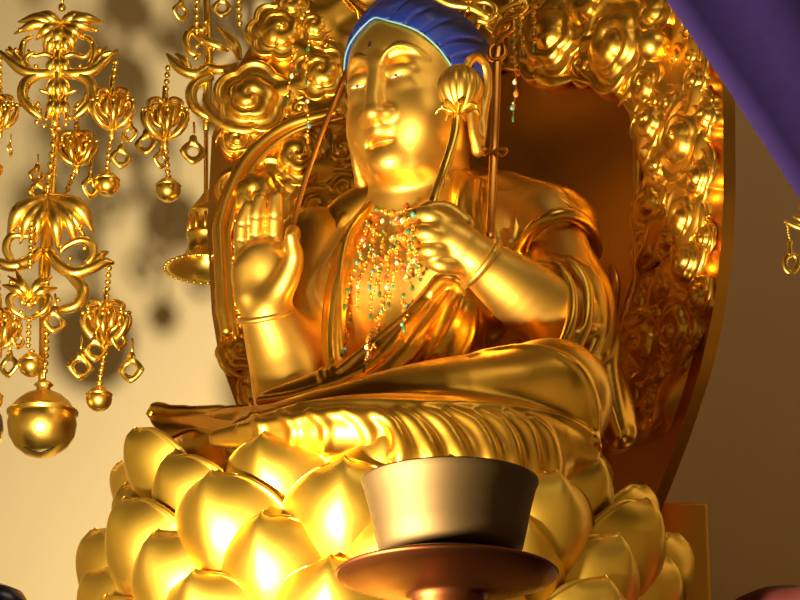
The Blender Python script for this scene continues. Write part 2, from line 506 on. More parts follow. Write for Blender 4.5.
# hair: a cap of combed locks, cut back from the face
G = Carve(H(0, 0, 0) - .17, H(0, 0, 0) + .19, .0018)
def gell(u, w, v, r, k=6, op='add'): G.ell(H(u, w, v), np.array(r) * PU, HR, k * PU, op)
gell(0, -14, 27, (68, 76, 76), 4)
gell(0, -34, 20, (76, 64, 62), 20)
gell(0, -20, 78, (40, 42, 34), 16)
# hairline: drawn over the brow, carried back in front of the ears
hl = [B.hit(*q) for q in ((374, 19.5), (388, 22), (404, 26.5), (420, 34), (434, 46), (443, 58), (450, 71))]
hl = [((p - HC) @ _t / PU, (p - HC) @ _k / PU) for p in hl]
u0 = hl[0][0]; hl = [(max(0, u - u0), v) for u, v in hl]
half = hl + [(hl[-1][0] + 3, hl[-1][1] - 14), (hl[-1][0] + 4, -150)]
poly = np.array(half + [(-u, v) for u, v in half[::-1]]) + [u0 * .6, 0]
def cut_face(Gr, poly, wmin):
    x, y, z = np.meshgrid(*Gr.ax, indexing='ij', sparse=True)
    x = x - HC[0]; y = y - HC[1]; z = z - HC[2]
    u = (x * _t[0] + y * _t[1] + z * _t[2]) / PU; w_ = (x * _n[0] + y * _n[1] + z * _n[2]) / PU; v = (x * _k[0] + y * _k[1] + z * _k[2]) / PU
    d = np.full(u.shape, 1e9, np.float32); ins = np.zeros(u.shape, bool)
    for i in range(len(poly)):
        a, b = poly[i], poly[(i + 1) % len(poly)]; e = b - a
        t = np.clip(((u - a[0]) * e[0] + (v - a[1]) * e[1]) / max(e @ e, 1e-9), 0, 1)
        d = np.minimum(d, (u - a[0] - t * e[0]) ** 2 + (v - a[1] - t * e[1]) ** 2)
        c = (a[1] > v) != (b[1] > v)
        if abs(e[1]) > 1e-9: ins ^= c & (u < a[0] + (v - a[1]) / e[1] * e[0])
    d = np.sqrt(d); d[ins] *= -1
    d = np.maximum(d, wmin - w_) * PU
    Gr.merge((slice(None),) * 3, d.astype(np.float32), 3 * PU, 'cut')
G0 = G.D.copy()
cut_face(G, poly, 6)
gell(0, 10, -92, (110, 110, 80), 3, 'cut')
for q in ():
    f = q / 4.0
    if abs(q) == 4: continue
    G.line([H(4 * q, 74, 62 - abs(q) * 1), H(14 * q, 64 - 20 * abs(f), 84 - 18 * abs(f)), H(17 * q, 20, 98 - 44 * abs(f)), H(16 * q, -30, 92 - 40 * abs(f))], np.array([1, 2.6, 3, 2]) * PU, 3 * PU, 'cut', 20)
for pts in [[(352, 44), (351, 28), (360, 10)], [(361, 31), (365, 16), (378, 3)], [(388, 21), (396, 8), (410, -2)], [(404, 26), (418, 12), (440, 5)], [(420, 34), (440, 22), (468, 19)],
            [(434, 47), (458, 38), (490, 42)], [(445, 60), (468, 54), (494, 60)], [(345, 58), (344, 44), (350, 26)]]:
    G.stroke(pts, [1.2, 2.6, 2.2], .004, 'cut', 0)
hair = G.build('hair', M['hair'], statue, 2)
# pale cord along the hairline
Gs = G.D; G.D = G0; cord = []
for u, v in spline(np.array([(-a, b) for a, b in half[5:0:-1]] + half[:-1]) + [u0 * .6, 0], 70):
    for w_ in np.arange(95, -10, -.5):
        if G.sample(H(u, w_, v)[None])[0] < 0: cord.append(H(u, w_ - 1.5, v)); break
G.D = Gs
MB().tube(np.array(cord), 1.0 * PX, 6).build('hairline_cord', M['cord'], statue)
# painted eyes and the mark on the brow
M['eyewhite'] = plain('painted_eye', (.75, .72, .66), .35); M['pupil'] = plain('painted_pupil', (.01, .008, .006), .3)
M['urna'] = plain('dark_stone', (.03, .015, .01), .15)

# robe over the shoulders and arms
RB = Carve([P(222, 0, .2)[0] - .03, -.32, ZO - .30], [P(640, 0, 0)[0], .34, ZO + .22], .002)
def rline(pts, r, k=.012, n=16): RB.line(LP(*pts), np.array(r) * PX, k, n=n)
RB.ell(S(0, -.14, .02), (.155, .085, .18), np.stack([TX, NX, KX]), .02)
# its right side (left in the picture): from the neck over the upper arm to the lap
rline(((384, 196, .12), (352, 232, .165), (322, 285, .17), (316, 340, .14), (330, 392, .08)), (22, 38, 36, 32, 26))
rline(((374, 203, .075), (352, 236, .05), (338, 285, .035), (333, 335, .03), (338, 388, .02)), (7, 10, 12, 12, 12), .02)
# its left shoulder (right in the picture)
rline(((440, 186, .10), (500, 214, .06), (552, 232, .02)), (26, 44, 48))
RB.ell(P(560, 292, -.06), (.064, .14, .056), None, .006, 'cut')
rline(((462, 182, .03), (470, 215, .0), (478, 262, -.02), (480, 320, -.04)), (14, 22, 26, 28), .02)
rline(((500, 195, .03), (520, 225, .0), (524, 262, -.02)), (20, 24, 24), .02)
robe_cut = RB
# sleeve round the elbow and its fall
rline(((566, 268, -.045), (580, 300, -.055), (580, 335, -.07), (566, 362, -.09)), (32, 34, 34, 28), .01)
rline(((590, 330, -.03), (600, 365, -.03), (612, 400, -.05), (620, 432, -.07)), (20, 20, 20, 17), .015)
# the sash falling from the knot at the chest to the lap
rline(((446, 290, -.06), (420, 330, -.05), (380, 365, -.05), (330, 392, -.06)), (18, 22, 22, 18), .02)
rline(((436, 310, -.07), (400, 352, -.09), (345, 384, -.085), (270, 402, -.05)), (18, 24, 22, 12), .02)
rline(((452, 292, -.07), (462, 330, -.08), (456, 372, -.09)), (16, 24, 20), .02)
# folds
for pts, r in [
    ([(374, 202), (356, 225), (342, 258), (334, 300), (331, 345), (336, 388)], [3, 5, 5, 4.5, 4, 4]),
    ([(352, 226), (332, 262), (322, 310), (322, 360), (328, 390)], [2, 3.5, 4, 4, 3]),
    ([(338, 232), (318, 270), (308, 315), (311, 365)], [2, 4, 4, 3]),
    ([(325, 250), (306, 285), (299, 320), (302, 350)], [2, 3, 3, 2]),
    ([(344, 216), (326, 250), (315, 290), (316, 340), (322, 380)], [2, 4, 5, 5, 3]),
    ([(360, 214), (346, 240), (340, 280), (340, 330), (344, 372)], [1, 2, 2.4, 2.4, 2]),
    ([(452, 172), (444, 200), (446, 235), (452, 268)], [2, 4, 4, 2]),
    ([(466, 176), (460, 205), (462, 240), (466, 262)], [2, 4, 4, 2]),
    ([(480, 182), (478, 212), (484, 240), (494, 258)], [3, 5, 5, 3]),
    ([(490, 186), (492, 214), (500, 246)], [2, 4, 3]),
    ([(536, 190), (560, 200), (580, 214)], [2, 3, 2]),
    ([(500, 210), (504, 228), (508, 248)], [2, 4, 3]),
    ([(521, 192), (516, 215), (512, 240)], [2, 4, 3]),
    ([(521, 194), (530, 208), (536, 218)], [2, 3, 2]),
    ([(572, 264), (592, 284), (598, 312), (594, 340)], [2, 4, 4, 3]),
    ([(560, 352), (572, 336), (590, 326), (600, 330)], [3, 4, 4, 2]),
    ([(445, 284), (420, 312), (386, 350), (345, 385)], [6, 5, 4.5, 4]),
    ([(452, 290), (428, 325), (396, 362), (350, 396)], [4, 5, 5, 4]),
    ([(440, 282), (404, 318), (370, 346), (338, 372)], [3, 4, 4, 3]),
    ([(462, 300), (448, 335), (420, 368), (390, 388)], [3, 4, 4, 3]),
    ([(425, 340), (390, 372), (330, 392), (260, 402)], [3, 4.5, 4.5, 3]),
    ([(400, 340), (360, 372), (300, 394), (245, 402)], [3, 4, 4, 3]),
    ([(436, 352), (410, 376), (370, 394)], [3, 4, 3]),
    ([(474, 306), (472, 335), (462, 358)], [3, 4, 3]),
    ([(432, 292), (442, 282), (456, 286), (464, 294)], [6, 8, 8, 5]),
]:
    RB.stroke(pts, np.array(r) * 1.15, .004, sink=.35)
# rolled edge of the short sleeve, and the wrap round the elbow
RB.line(LP((520, 254, -.04), (528, 236, -.07), (540, 223, -.085), (558, 215, -.085), (578, 218, -.065), (592, 232, -.03), (597, 250, .01), (590, 262, .04)), np.array([6, 7, 7.5, 7.5, 7.5, 7, 6.5, 5]) * PX, .004, n=30)
rline(((556, 262, -.085), (578, 284, -.098), (584, 320, -.112), (574, 356, -.12)), (10, 22, 23, 15), .01)
for pts, r in [(((538, 262, -.125), (556, 266, -.145), (570, 286, -.155), (572, 316, -.172), (562, 345, -.182), (552, 360, -.18)), [3, 4.5, 5.5, 5.5, 5, 4]),
               (((552, 262, -.12), (572, 266, -.135), (585, 288, -.142), (586, 320, -.158), (576, 350, -.168)), [3, 6, 7, 6.5, 5]),
               (((566, 264, -.10), (588, 274, -.11), (598, 300, -.112), (598, 332, -.125), (586, 362, -.14)), [3, 7, 8, 8, 6]),
               (((580, 270, -.07), (600, 290, -.07), (606, 320, -.08), (602, 350, -.09)), [6, 9, 9, 8]),
               (((558, 358, -.165), (572, 338, -.168), (588, 328, -.15), (604, 330, -.11)), [3, 4.5, 5, 4]),
               (((600, 300, -.05), (608, 335, -.06), (606, 370, -.07), (612, 405, -.08), (620, 432, -.09)), [10, 13, 13, 12, 8]),
               (((592, 360, -.10), (598, 385, -.11), (608, 410, -.11), (618, 436, -.11)), [4, 6, 6, 4])]:
    RB.line(LP(*pts), np.array(r) * PX, .006, n=30)
# the hollow of the sleeve under the shoulder roll: the bare arm comes out of it
robe = RB.build('robe', M['robe'], statue, 2)

# folded legs under the lower robe, and its hem over the seat
LB = Carve([P(140, 0, .1)[0] - .03, -.42, ZO - .42], [P(640, 0, 0)[0], .36, ZO - .03], .0022)
LB.cap(S(.12, -.08, -.20), S(.285, .06, -.205), .075, .068, .03)
LB.cap(S(-.12, -.08, -.20), S(-.27, .05, -.178), .065, .042, .03)
LB.line([S(.285, .06, -.207), S(.17, .19, -.232), S(-.04, .235, -.255)], [.07, .054, .04], .03, n=16)
LB.line([S(-.27, .05, -.182), S(-.15, .17, -.215), S(.05, .20, -.245)], [.042, .04, .04], .03, n=16)
LB.ell(S(0, -.02, -.26), (.30, .24, .06), np.stack([TX, NX, KX]), .03)
arc = [S(0, 0, 0) * 0 + np.array([LC[0] + R * math.sin(p), -R * math.cos(p), ZO + z]) for p, R, z in
       [(math.radians(a), .315, zz) for a, zz in ((-40, -.268), (-15, -.275), (5, -.28), (22, -.285), (36, -.285), (46, -.28))]]
LB.line(arc, [.012, .035, .045, .05, .048, .04], .02, n=24)
LB.line([a + np.array([0, -.02, -.04]) * 1 for a in arc[2:5]], [.03, .04, .035], .02, n=20)
for pts, r in [
    ([(398, 412), (415, 425), (430, 448), (438, 474)], [4, 8, 9, 9]),
    ([(420, 410), (442, 424), (458, 448), (466, 474)], [4, 8, 9, 9]),
    ([(450, 410), (474, 424), (488, 446), (494, 474)], [4, 7, 8, 8]),
    ([(480, 411), (500, 424), (512, 446), (516, 474)], [3, 6, 7, 7]),
    ([(508, 413), (526, 428), (534, 450), (536, 474)], [3, 5, 5, 5]),
    ([(532, 418), (548, 434), (554, 456), (554, 480)], [3, 4, 5, 4]),
    ([(240, 428), (290, 420), (340, 413), (380, 418), (396, 432), (394, 452), (376, 462)], [3, 4, 5, 5, 5, 5, 3]),
    ([(252, 414), (262, 430), (258, 448)], [3, 5, 4]),
    ([(280, 412), (294, 428), (292, 448)], [3, 5.5, 4]),
    ([(310, 411), (326, 426), (326, 448)], [3, 5.5, 4]),
    ([(344, 410), (362, 422), (370, 440), (362, 458)], [3, 6, 6, 4]),
    ([(374, 411), (392, 424), (402, 446), (400, 466)], [3, 6, 7, 6]),
    ([(300, 404), (360, 402), (420, 404), (480, 405), (540, 412), (580, 428), (598, 446)], [2, 3, 3, 3, 3, 4, 4]),
    ([(470, 356), (500, 348), (545, 350), (580, 370), (594, 405), (596, 440)], [2, 3, 3, 3, 4, 4]),
]:
    LB.stroke(pts, r, .006)
lower = LB.build('lower_robe', M['robe'], statue, 2)
# the hem that lies out to the left over the petals
def sheet(name, rows, thick, mat, parent, nu=40, nv=10):
    rows = [spline(r, nu) for r in rows]
    G_ = np.array([spline(np.array([r[i] for r in rows]), nv) for i in range(nu)])
    o = MB().grid(G_).build(name, mat, parent)
    m = o.modifiers.new('thick', 'SOLIDIFY'); m.thickness = thick; m.offset = 0
    m2 = o.modifiers.new('round', 'BEVEL'); m2.width = thick * .4; m2.segments = 2; m2.limit_method = 'ANGLE'
    return o
def eye(ex, sx):
    q = [(ex + 9 * sx, -1.5), (ex + 4 * sx, -1.2), (ex - 1 * sx, -2.2), (ex - 6 * sx, -2.6)]
    pts = []
    for u, v in spline(q, 12):
        for w_ in np.arange(80, 30, -.25):
            if B.sample(H(u, w_, v - 1.0)[None])[0] < 0: pts.append(H(u, w_ - .2, v - 1.0)); break
    o = MB().tube(np.array(pts), np.array([.4, 1.0, 1.3, 1.5, 1.6, 1.6, 1.6, 1.5, 1.4, 1.2, 1.0, .5])[:len(pts)] * PX, 8).build('eye', M['eyewhite'], statue)
    c = pts[len(pts) // 2] + _n * 1.0 * PU
    MB().ball(c, 1.9 * PX, 10, (1, .6, .9)).build('pupil', M['pupil'], o)
eye(19.5, 1); eye(-23.5, -1)
ur = B.hit(370, 45)
MB().ball(ur, 3.0 * PX, 10, (.8, .6, 1.3)).build('brow_mark', M['urna'], statue)
# the hem laid out to the left over the petals, its end rolled
sheet('hem', [LP((150, 414, -.02), (185, 412, -.05), (240, 412, -.10), (300, 408, -.16), (350, 404, -.20)),
              LP((152, 424, -.05), (188, 422, -.09), (240, 420, -.14), (300, 416, -.20), (352, 410, -.24)),
              LP((168, 440, -.08), (195, 430, -.12), (230, 438, -.18), (268, 424, -.22), (300, 430, -.26), (354, 416, -.28))], .007, M['robe'], statue)
MB().tube(spline(np.array(LP((150, 416, -.03), (156, 409, -.035), (175, 411, -.05), (215, 410, -.08), (250, 407, -.11))), 24), np.array([5, 7, 6, 5, 3.5] )[np.clip((np.linspace(0, 4.99, 24)).astype(int), 0, 4)] * PX, 10).build('hem_roll', M['robe'], statue)
# bracelets
def ring_at(name, c, ax, ru, r, sq=1.0):
    ax = ax / np.linalg.norm(ax); u = np.cross(ax, KX); u /= np.linalg.norm(u); w_ = np.cross(ax, u)
    pts = [c + ru * (math.cos(a) * u + sq * math.sin(a) * w_) for a in np.linspace(0, 2 * PI, 41)]
    return MB().tube(pts, r, 8, cap=False).build(name, M['skin'], statue)
ring_at('bracelet', P(266, 316, .05), P(270, 330, .06) - P(265, 305, .045), 27.5 * PX, 3.2 * PX, .95)
ring_at('bracelet', P(481, 263, -.184), P(500, 278, -.17) - P(465, 251, -.19), 25.5 * PX, 4 * PX, 1.0)
# ------------------------------------------------------------------ lotus seat
lotus = empty('lotus_throne', (float(LC[0]), float(LC[1]), ZO - .80), 'gilded lotus seat with rows of rounded petals under the statue', 'lotus seat')
def petal_mesh(W, L, bulge, lean, seed):
    """a spoon-shaped petal: base at the origin, growing along +z, bulging towards -y, tip curled out"""
    nu, nv = 25, 29
    def surf(off):
        Gp = np.zeros((nu, nv, 3))
        for j in range(nv):
            t = j / (nv - 1); t = .35 * t + .65 * math.sin(t * PI / 2)                # rows close up towards the rounded tip
            wn = max(2e-5, 1 - abs((t - .56) / .44) ** 2.3) ** .47 if t > .56 else (.60 + .40 * math.sin(t / .56 * PI / 2))
            wd = W * .5 * wn
            dm = (wn ** 1.1 if t > .56 else math.sin(t / .56 * PI / 2) ** .8)
            for i in range(nu):
                s = -1 + 2 * i / (nu - 1); ss = math.sin(s * PI / 2)
                rim = .11 * math.exp(-((1 - abs(s)) / .10) ** 2) * min(1, (1 - t) * 12)      # raised edge
                tip = max(0, t - .80) / .20; xs = wd * ss / (W * .5)
                y = -bulge * (1.25 * (1 - abs(ss) ** 2.2) * dm + rim + .10 * tip ** 2 * math.exp(-(xs / .3) ** 2))
                ridge = .05 * bulge * math.exp(-(s / .07) ** 2) * math.sin(t * PI)
                z = L * t - .015 * L * (ss * ss) * t
                tz = L * .028 * math.exp(-(xs / .16) ** 2) * tip
                Gp[i, j] = (wd * ss, y - ridge + off, z + tz)
        return Gp
    mb = MB(); A = surf(0.0); C = surf(.007)
    mb.grid(A); mb.grid(C, flip=True)
    # close the rim
    for a_, c_ in ((A[0], C[0]), (A[-1], C[-1]), (A[:, -1], C[:, -1]), (A[:, 0], C[:, 0])):
        mb.grid(np.stack([a_, c_]))
    me = mesh_from(np.vstack(mb.V), mb.F, 'petal')
    import bmesh
    bm = bmesh.new(); bm.from_mesh(me); bmesh.ops.remove_doubles(bm, verts=bm.verts, dist=1e-5)
    bmesh.ops.recalc_face_normals(bm, faces=bm.faces); bm.to_mesh(me); bm.free()
    me.polygons.foreach_set('use_smooth', np.ones(len(me.polygons), dtype=bool))
    me.materials.append(M['leaf'])
    return me
def even(a0): return [a0 + q * 360 / 14 for q in range(14)]
ROWS = [  # tip radius, tip height, base radius, width, length below the tip, bulge, angles
    (.345, -.228, .24, .150, .13, .034, [-142, -116, -90, -65, 112, 138, 164, 190]),
    (.337, -.282, .205, .160, .15, .048, [-25, -50.5, .5, 25, 49, 77] + [103 + 25.9 * q for q in range(8)]),
    (.372, -.333, .235, .174, .17, .054, [-7, -33, -58, -82, 11, 33, 59, 85] + [111 + 26.4 * q for q in range(6)]),
    (.372, -.392, .22, .182, .17, .056, [-22, -47, -77, 2, 26, 48, 68] + [94 + 27 * q for q in range(7)]),
    (.385, -.455, .24, .175, .17, .050, even(-9)),
]
first = None
for ri, (R1, z1, R0, W, dz, bl, phis) in enumerate(ROWS):
    z0 = z1 - dz
    L = math.hypot(R1 - R0, z1 - z0)
    me = petal_mesh(W, L, bl, 0.0, ri)
    tilt = math.atan2(R1 - R0, z1 - z0)
    for deg in phis:
        phi = math.radians(deg)
        if (R1 + .01) * math.cos(phi + AZ) < -.235: continue             # no petals where the seat backs on to the pedestal
        o = bpy.data.objects.new('petal', me); COL.objects.link(o); o.parent = lotus
        d = np.array([math.sin(phi), -math.cos(phi), 0])
        base = LC + d * R0 + KX * z0
        yv = -d * math.cos(tilt) + KX * math.sin(tilt)                  # local +y points inwards
        zv = d * math.sin(tilt) + KX * math.cos(tilt)
        xv = np.cross(yv, zv)
        Mx = Matrix(((xv[0], yv[0], zv[0], base[0]), (xv[1], yv[1], zv[1], base[1]), (xv[2], yv[2], zv[2], base[2]), (0, 0, 0, 1)))
        o.matrix_basis = Matrix.Translation(-Vector(lotus.location)) @ Mx
MB().lathe([(0, -.27), (.25, -.27), (.26, -.29), (.25, -.35), (.22, -.42), (.20, -.52), (.20, -.62), (.19, -.66), (.20, -.70), (.27, -.72), (.28, -.76), (.295, -.80), (0, -.80)], LC, 64).build('seat_core', M['leaf'], lotus)

# ------------------------------------------------------------------ mandorla behind the statue
BB0, BBC = -.322, .85
def bdepth(a): return BB0 + BBC * a * a
def bhit(px, py):
    """point (a, z) of the curved board behind a pixel"""
    d = ray(px, py)
    def f(t):
        p = CAM + d * t - LC
        return (p @ NX) - bdepth(p @ TX), p
    lo, hi = 3.0, 5.2
    ts = np.linspace(lo, hi, 221); v = [f(t)[0] for t in ts]
    for i in range(220):
        if v[i] > 0 >= v[i + 1]:
            t = ts[i] + (ts[1] - ts[0]) * v[i] / (v[i] - v[i + 1]); p = f(t)[1]
            return p @ TX, p[2]
    return None
def bframe(a):
    n = np.array([-2 * BBC * a, 1.0]); n /= np.linalg.norm(n)
    nrm = TX * n[0] + NX * n[1]
    tan = TX * n[1] - NX * n[0]
    return tan, nrm
def bpt(a, z, lift=0.0):
    return S(a, bdepth(a), z) + bframe(a)[1] * lift
mandorla = empty('mandorla', S(0, BB0, -.26), 'tall curved gilded backboard carved with swirling clouds standing behind the statue', 'mandorla')
_edge = [bhit(x, y) for x, y in ((716, 200), (714, 120), (716, 250), (706, 300), (690, 400), (658, 488))]
HW0 = bhit(728, 200)[0]
def hw(z):                      # half width of the boat-shaped board
    K = [(-.50, .19), (-.29, .225), (-.17, .31), (-.10, .355), (-.03, .387), (.05, .41), (.12, .42), (.25, .428), (.40, .425), (.50, .40), (.62, .35), (.72, .28), (.82, .18), (.90, .04)]
    return float(np.interp(z, [k[0] for k in K], [k[1] for k in K]))
def iw(z):                      # half width of the smooth panel inside
    T = [(-.5, .15), (-.104, .15), (-.064, .165), (0, .206), (.066, .236), (.18, .245), (.27, .248), (.31, .243), (.348, .222), (.384, .171), (.415, .115), (.439, .06), (.455, .022), (.463, 0)]
    return float(np.interp(z, [t[0] for t in T], [t[1] for t in T]))
zs = np.concatenate([np.linspace(-.285, .84, 62), [.87, .90]])
_u = np.linspace(-1, 1, 81)
def board_grid(lift): return np.array([[bpt(u * hw(z), z, lift) for z in zs] for u in _u])
mb = MB(); A = board_grid(0.0); C = board_grid(-.018)
mb.grid(A); mb.grid(C, flip=True)
for a_, c_ in ((A[0], C[0]), (A[-1], C[-1]), (A[:, 0], C[:, 0]), (A[:, -1], C[:, -1])): mb.grid(np.stack([a_, c_]))
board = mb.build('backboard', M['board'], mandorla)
# carved ground of the cloud band: rises from the board, uneven like whittled wood
def band(side):
    zz = np.linspace(-.17, .84, 150); ww = np.linspace(0, 1, 26); Gb = np.zeros((26, 150, 3))
    for j, z in enumerate(zz):
        i0, i1 = max(iw(z), .004), hw(z) - .026
        if i1 < i0 + .002: i1 = i0 + .002
        low = i0 + (i1 - i0) * 1.0
        for i, w_ in enumerate(ww):
            a = i0 + (low - i0) * w_
            e = min(1, w_ / .06, (1 - w_) / .06, (z + .17) / .02 if z < -.15 else 1)
            h = .010 * max(0, e) ** .5 + (.004 * math.sin(61 * a + 3 * math.sin(40 * z)) + .004 * math.sin(73 * z + 2 * math.sin(55 * a + side))) * max(0, e)
            Gb[i, j] = bpt(side * a, z, h)
    return MB().grid(Gb).build('carved_ground', M['cloud'], mandorla)
band(1); band(-1)
# frame line round the smooth panel
fr = [(iw(z), z) for z in np.linspace(-.28, .4629, 110)]
pl = [bpt(a, z, .006) for a, z in fr] + [bpt(-a, z, .006) for a, z in fr[::-1]]
MB().tube(np.array(pl), .006, 8).build('panel_frame', M['cloud'], mandorla)

def cloud_mesh(seed, turns, mir, tails=4, amp=.09):
    r_ = np.random.default_rng(seed); nr, nt = 34, 96
    lob = int(r_.integers(5, 8)); ph = r_.uniform(0, 6.28)
    rho = np.linspace(0, 1, nr); th = np.arange(nt) * 2 * PI / nt
    Gc = np.zeros((nr + 1, nt, 3)); core = .62
    ex = r_.uniform(-.12, .12, 2)
    for i, q in enumerate(rho):
        for j, a in enumerate(th):
            ro = 1 + (amp * abs(math.cos(lob * a / 2 + ph)) - .5 * amp) * min(1, q * 1.2)
            if q < core:
                f = q / core; s_ = f * turns - a / (2 * PI); fr_ = s_ - math.floor(s_)
                rd = 1 - abs(2 * fr_ - 1) ** 2.4
                h = .20 + .20 * (1 - f * f) + .17 * rd * min(1, f * 3 + .3) + (.10 * max(0, 1 - f * 4))
                h -= .10 * max(0, (f - .85) / .15)
            else:
                g = (q - core) / (1 - core)
                h = .10 + .10 * (1 - g) ** 2 + .13 * math.exp(-((g - .72) / .2) ** 2) - .18 * max(0, (g - .9) / .1)
            off = np.array(ex) * (1 - q)
            x = q * ro * math.cos(a) + off[0]; y = q * ro * math.sin(a) + off[1]
            Gc[i, j] = (x * mir, y, h)
    Gc[nr] = Gc[nr - 1] * [1.0, 1.0, 0] + [0, 0, -.25]
    mb = MB().grid(Gc, cv=True)
    for q in range(tails):
        a0 = ph + q * 1.6 + r_.uniform(-.3, .3); t = np.linspace(0, 1, 14); sp_ = r_.uniform(1.0, 1.9)
        pts = np.stack([(.80 + .32 * t + .14 * t * t) * np.cos(a0 + sp_ * t) * mir, (.80 + .32 * t + .14 * t * t) * np.sin(a0 + sp_ * t), .10 - .06 * t], 1)
        mb.tube(pts, (.16 * np.sin(PI * (.15 + .85 * t)) ** .7 + .02), 8)
    me = mesh_from(np.vstack(mb.V), mb.F, 'cloud')
    import bmesh
    bm = bmesh.new(); bm.from_mesh(me); bmesh.ops.remove_doubles(bm, verts=bm.verts, dist=1e-5); bmesh.ops.recalc_face_normals(bm, faces=bm.faces); bm.to_mesh(me); bm.free()
    me.polygons.foreach_set('use_smooth', np.ones(len(me.polygons), dtype=bool)); me.materials.append(M['cloud'])
    return me
CM = [cloud_mesh(i, t, m_) for i, (t, m_) in enumerate([(1.1, 1), (1.3, 1), (1.1, -1), (1.5, -1), (1.2, 1), (1.0, -1)])]
CB = [cloud_mesh(20 + i, t, m_, 1, .17) for i, (t, m_) in enumerate([(1.05, 1), (1.25, -1), (1.1, 1), (1.3, 1)])]
placed = []
def cloud(a, z, R, v, rot, sy=1.0, lift=.006, hgt=.75):
    tan, nrm = bframe(a); o = bpy.data.objects.new('cloud_scroll', CB[v % 4] if R > .029 else CM[v % 6]); COL.objects.link(o); o.parent = mandorla
    c, s_ = math.cos(rot), math.sin(rot)
    x = tan * c + KX * s_; y = np.cross(nrm, x); p = bpt(a, z, lift) - np.array(mandorla.location)
    Mx = Matrix(((x[0] * R, y[0] * R * sy, nrm[0] * R * hgt, p[0]), (x[1] * R, y[1] * R * sy, nrm[1] * R * hgt, p[1]), (x[2] * R, y[2] * R * sy, nrm[2] * R * hgt, p[2]), (0, 0, 0, 1)))
    o.matrix_basis = Mx; placed.append((a, z, R))
CL = [(268, 34, 33), (254, 101, 40), (321, 76, 30), (298, 156, 36), (258, 196, 42), (347, 152, 24), (322, 212, 28), (232, 8, 24), (315, 28, 20),
      (240, 300, 26), (238, 350, 26), (252, 392, 20), (226, 262, 18), (345, 190, 18), (285, 240, 22), (300, 112, 16), (225, 140, 16), (222, 322, 14), (226, 382, 14), (300, 10, 16),
      (555, 38, 33), (622, 44, 36), (590, 4, 28), (522, 22, 20), (660, 14, 22), (650, 88, 20), (530, 2, 16), (588, 66, 14),
      (654, 124, 20), (688, 142, 28), (662, 168, 16), (704, 180, 20), (655, 206, 20), (690, 218, 25), (668, 288, 17), (692, 262, 22), (650, 250, 14), (682, 328, 26), (648, 352, 26),
      (706, 296, 16), (628, 384, 20), (712, 236, 12), (672, 240, 14), (662, 316, 12), (710, 118, 16), (676, 104, 14), (704, 330, 10), (664, 372, 14), (700, 84, 16)]
for i, (x, y, r) in enumerate(CL):
    h_ = bhit(x, y)
    if h_ is None: continue
    a, z = h_
    if abs(a) > hw(z) - .03: a = math.copysign(hw(z) - .03, a)
    tan, nrm = bframe(a); fs = max(.55, abs(nrm @ np.array([0, -1, 0])))
    dist = np.linalg.norm(bpt(a, z) - CAM)
    cloud(a, z, r * dist / FPX * (1.0 if fs > .8 else 1.5), i, rng.uniform(0, 6.28))
tries = 0
while len(placed) < 97 and tries < 4000:
    tries += 1
    z = rng.uniform(-.15, .55); sgn = rng.choice([-1, 1]); i0, i1 = max(iw(z), .01) + .015, hw(z) - .04
    if i1 < i0: continue
    a = sgn * rng.uniform(i0, i1); R = rng.uniform(.013, .024)
    x, y = proj(bpt(a, z))
    if not (190 < x < 740 and -20 < y < 420) or 395 < x < 500 and y > 20: continue
    if any(math.hypot(a - p[0], z - p[1]) < .72 * (R + p[2]) for p in placed): continue
    cloud(a, z, R, int(rng.integers(6)), rng.uniform(0, 6.28))
# the long raised moulding of the inner halo, crossing the band on the left
mp = [bhit(*q) for q in ((214, 338), (213, 300), (216, 250), (228, 200), (252, 158), (290, 130), (342, 116))]
sp = spline(np.array(mp), 60); sp[:, 0] = np.maximum(sp[:, 0], -np.array([hw(z) for z in sp[:, 1]]) + .014)
for dl, rr in ((0, .010), (.018, .006)):
    MB().tube(np.array([bpt(a + dl * .6, z - dl * .5, .018) for a, z in sp]), rr, 8).build('halo_moulding', M['cloud'], mandorla)
a, z = bhit(672, 50)
MB().ball(bpt(a, z, .03), 17.5 * PX, 28).build('jewel_ball', M['brass'], mandorla)
# tall leaf of the board's foot beside the elbow
lf = spline(np.array([bhit(*q) for q in ((606, 372), (612, 330), (622, 290), (622, 268))]), 20)
MB().tube(np.array([bpt(a, z, .02) for a, z in lf]), np.array([spline([[.012], [.02], [.015], [.004]], 20)[:, 0]])[0], 12, flat=(NX, .5)).build('leaf', M['board'], mandorla)
# pedestal that carries the board
MB().box(S(0, -.318, -.285 - .2575), (.13, .012, .2575), np.stack([TX, NX, KX])).build('foot', M['board'], mandorla)
fp = [(-.209, -.348), (.209, -.348), (.272, -.389), (.20, -.49), (-.20, -.49), (-.272, -.389)]
V = [S(a, b, z) for z in (-.80, -.228) for a, b in fp]
ped = MB().add(V, [(5, 4, 3, 2, 1, 0), (6, 7, 8, 9, 10, 11)] + [(i, (i + 1) % 6, 6 + (i + 1) % 6, 6 + i) for i in range(6)]).build('pedestal', M['plinth'])
tag(ped, 'plain gilded pedestal with cut corners behind the lotus seat and backboard', 'pedestal'); bevel(ped, .006)
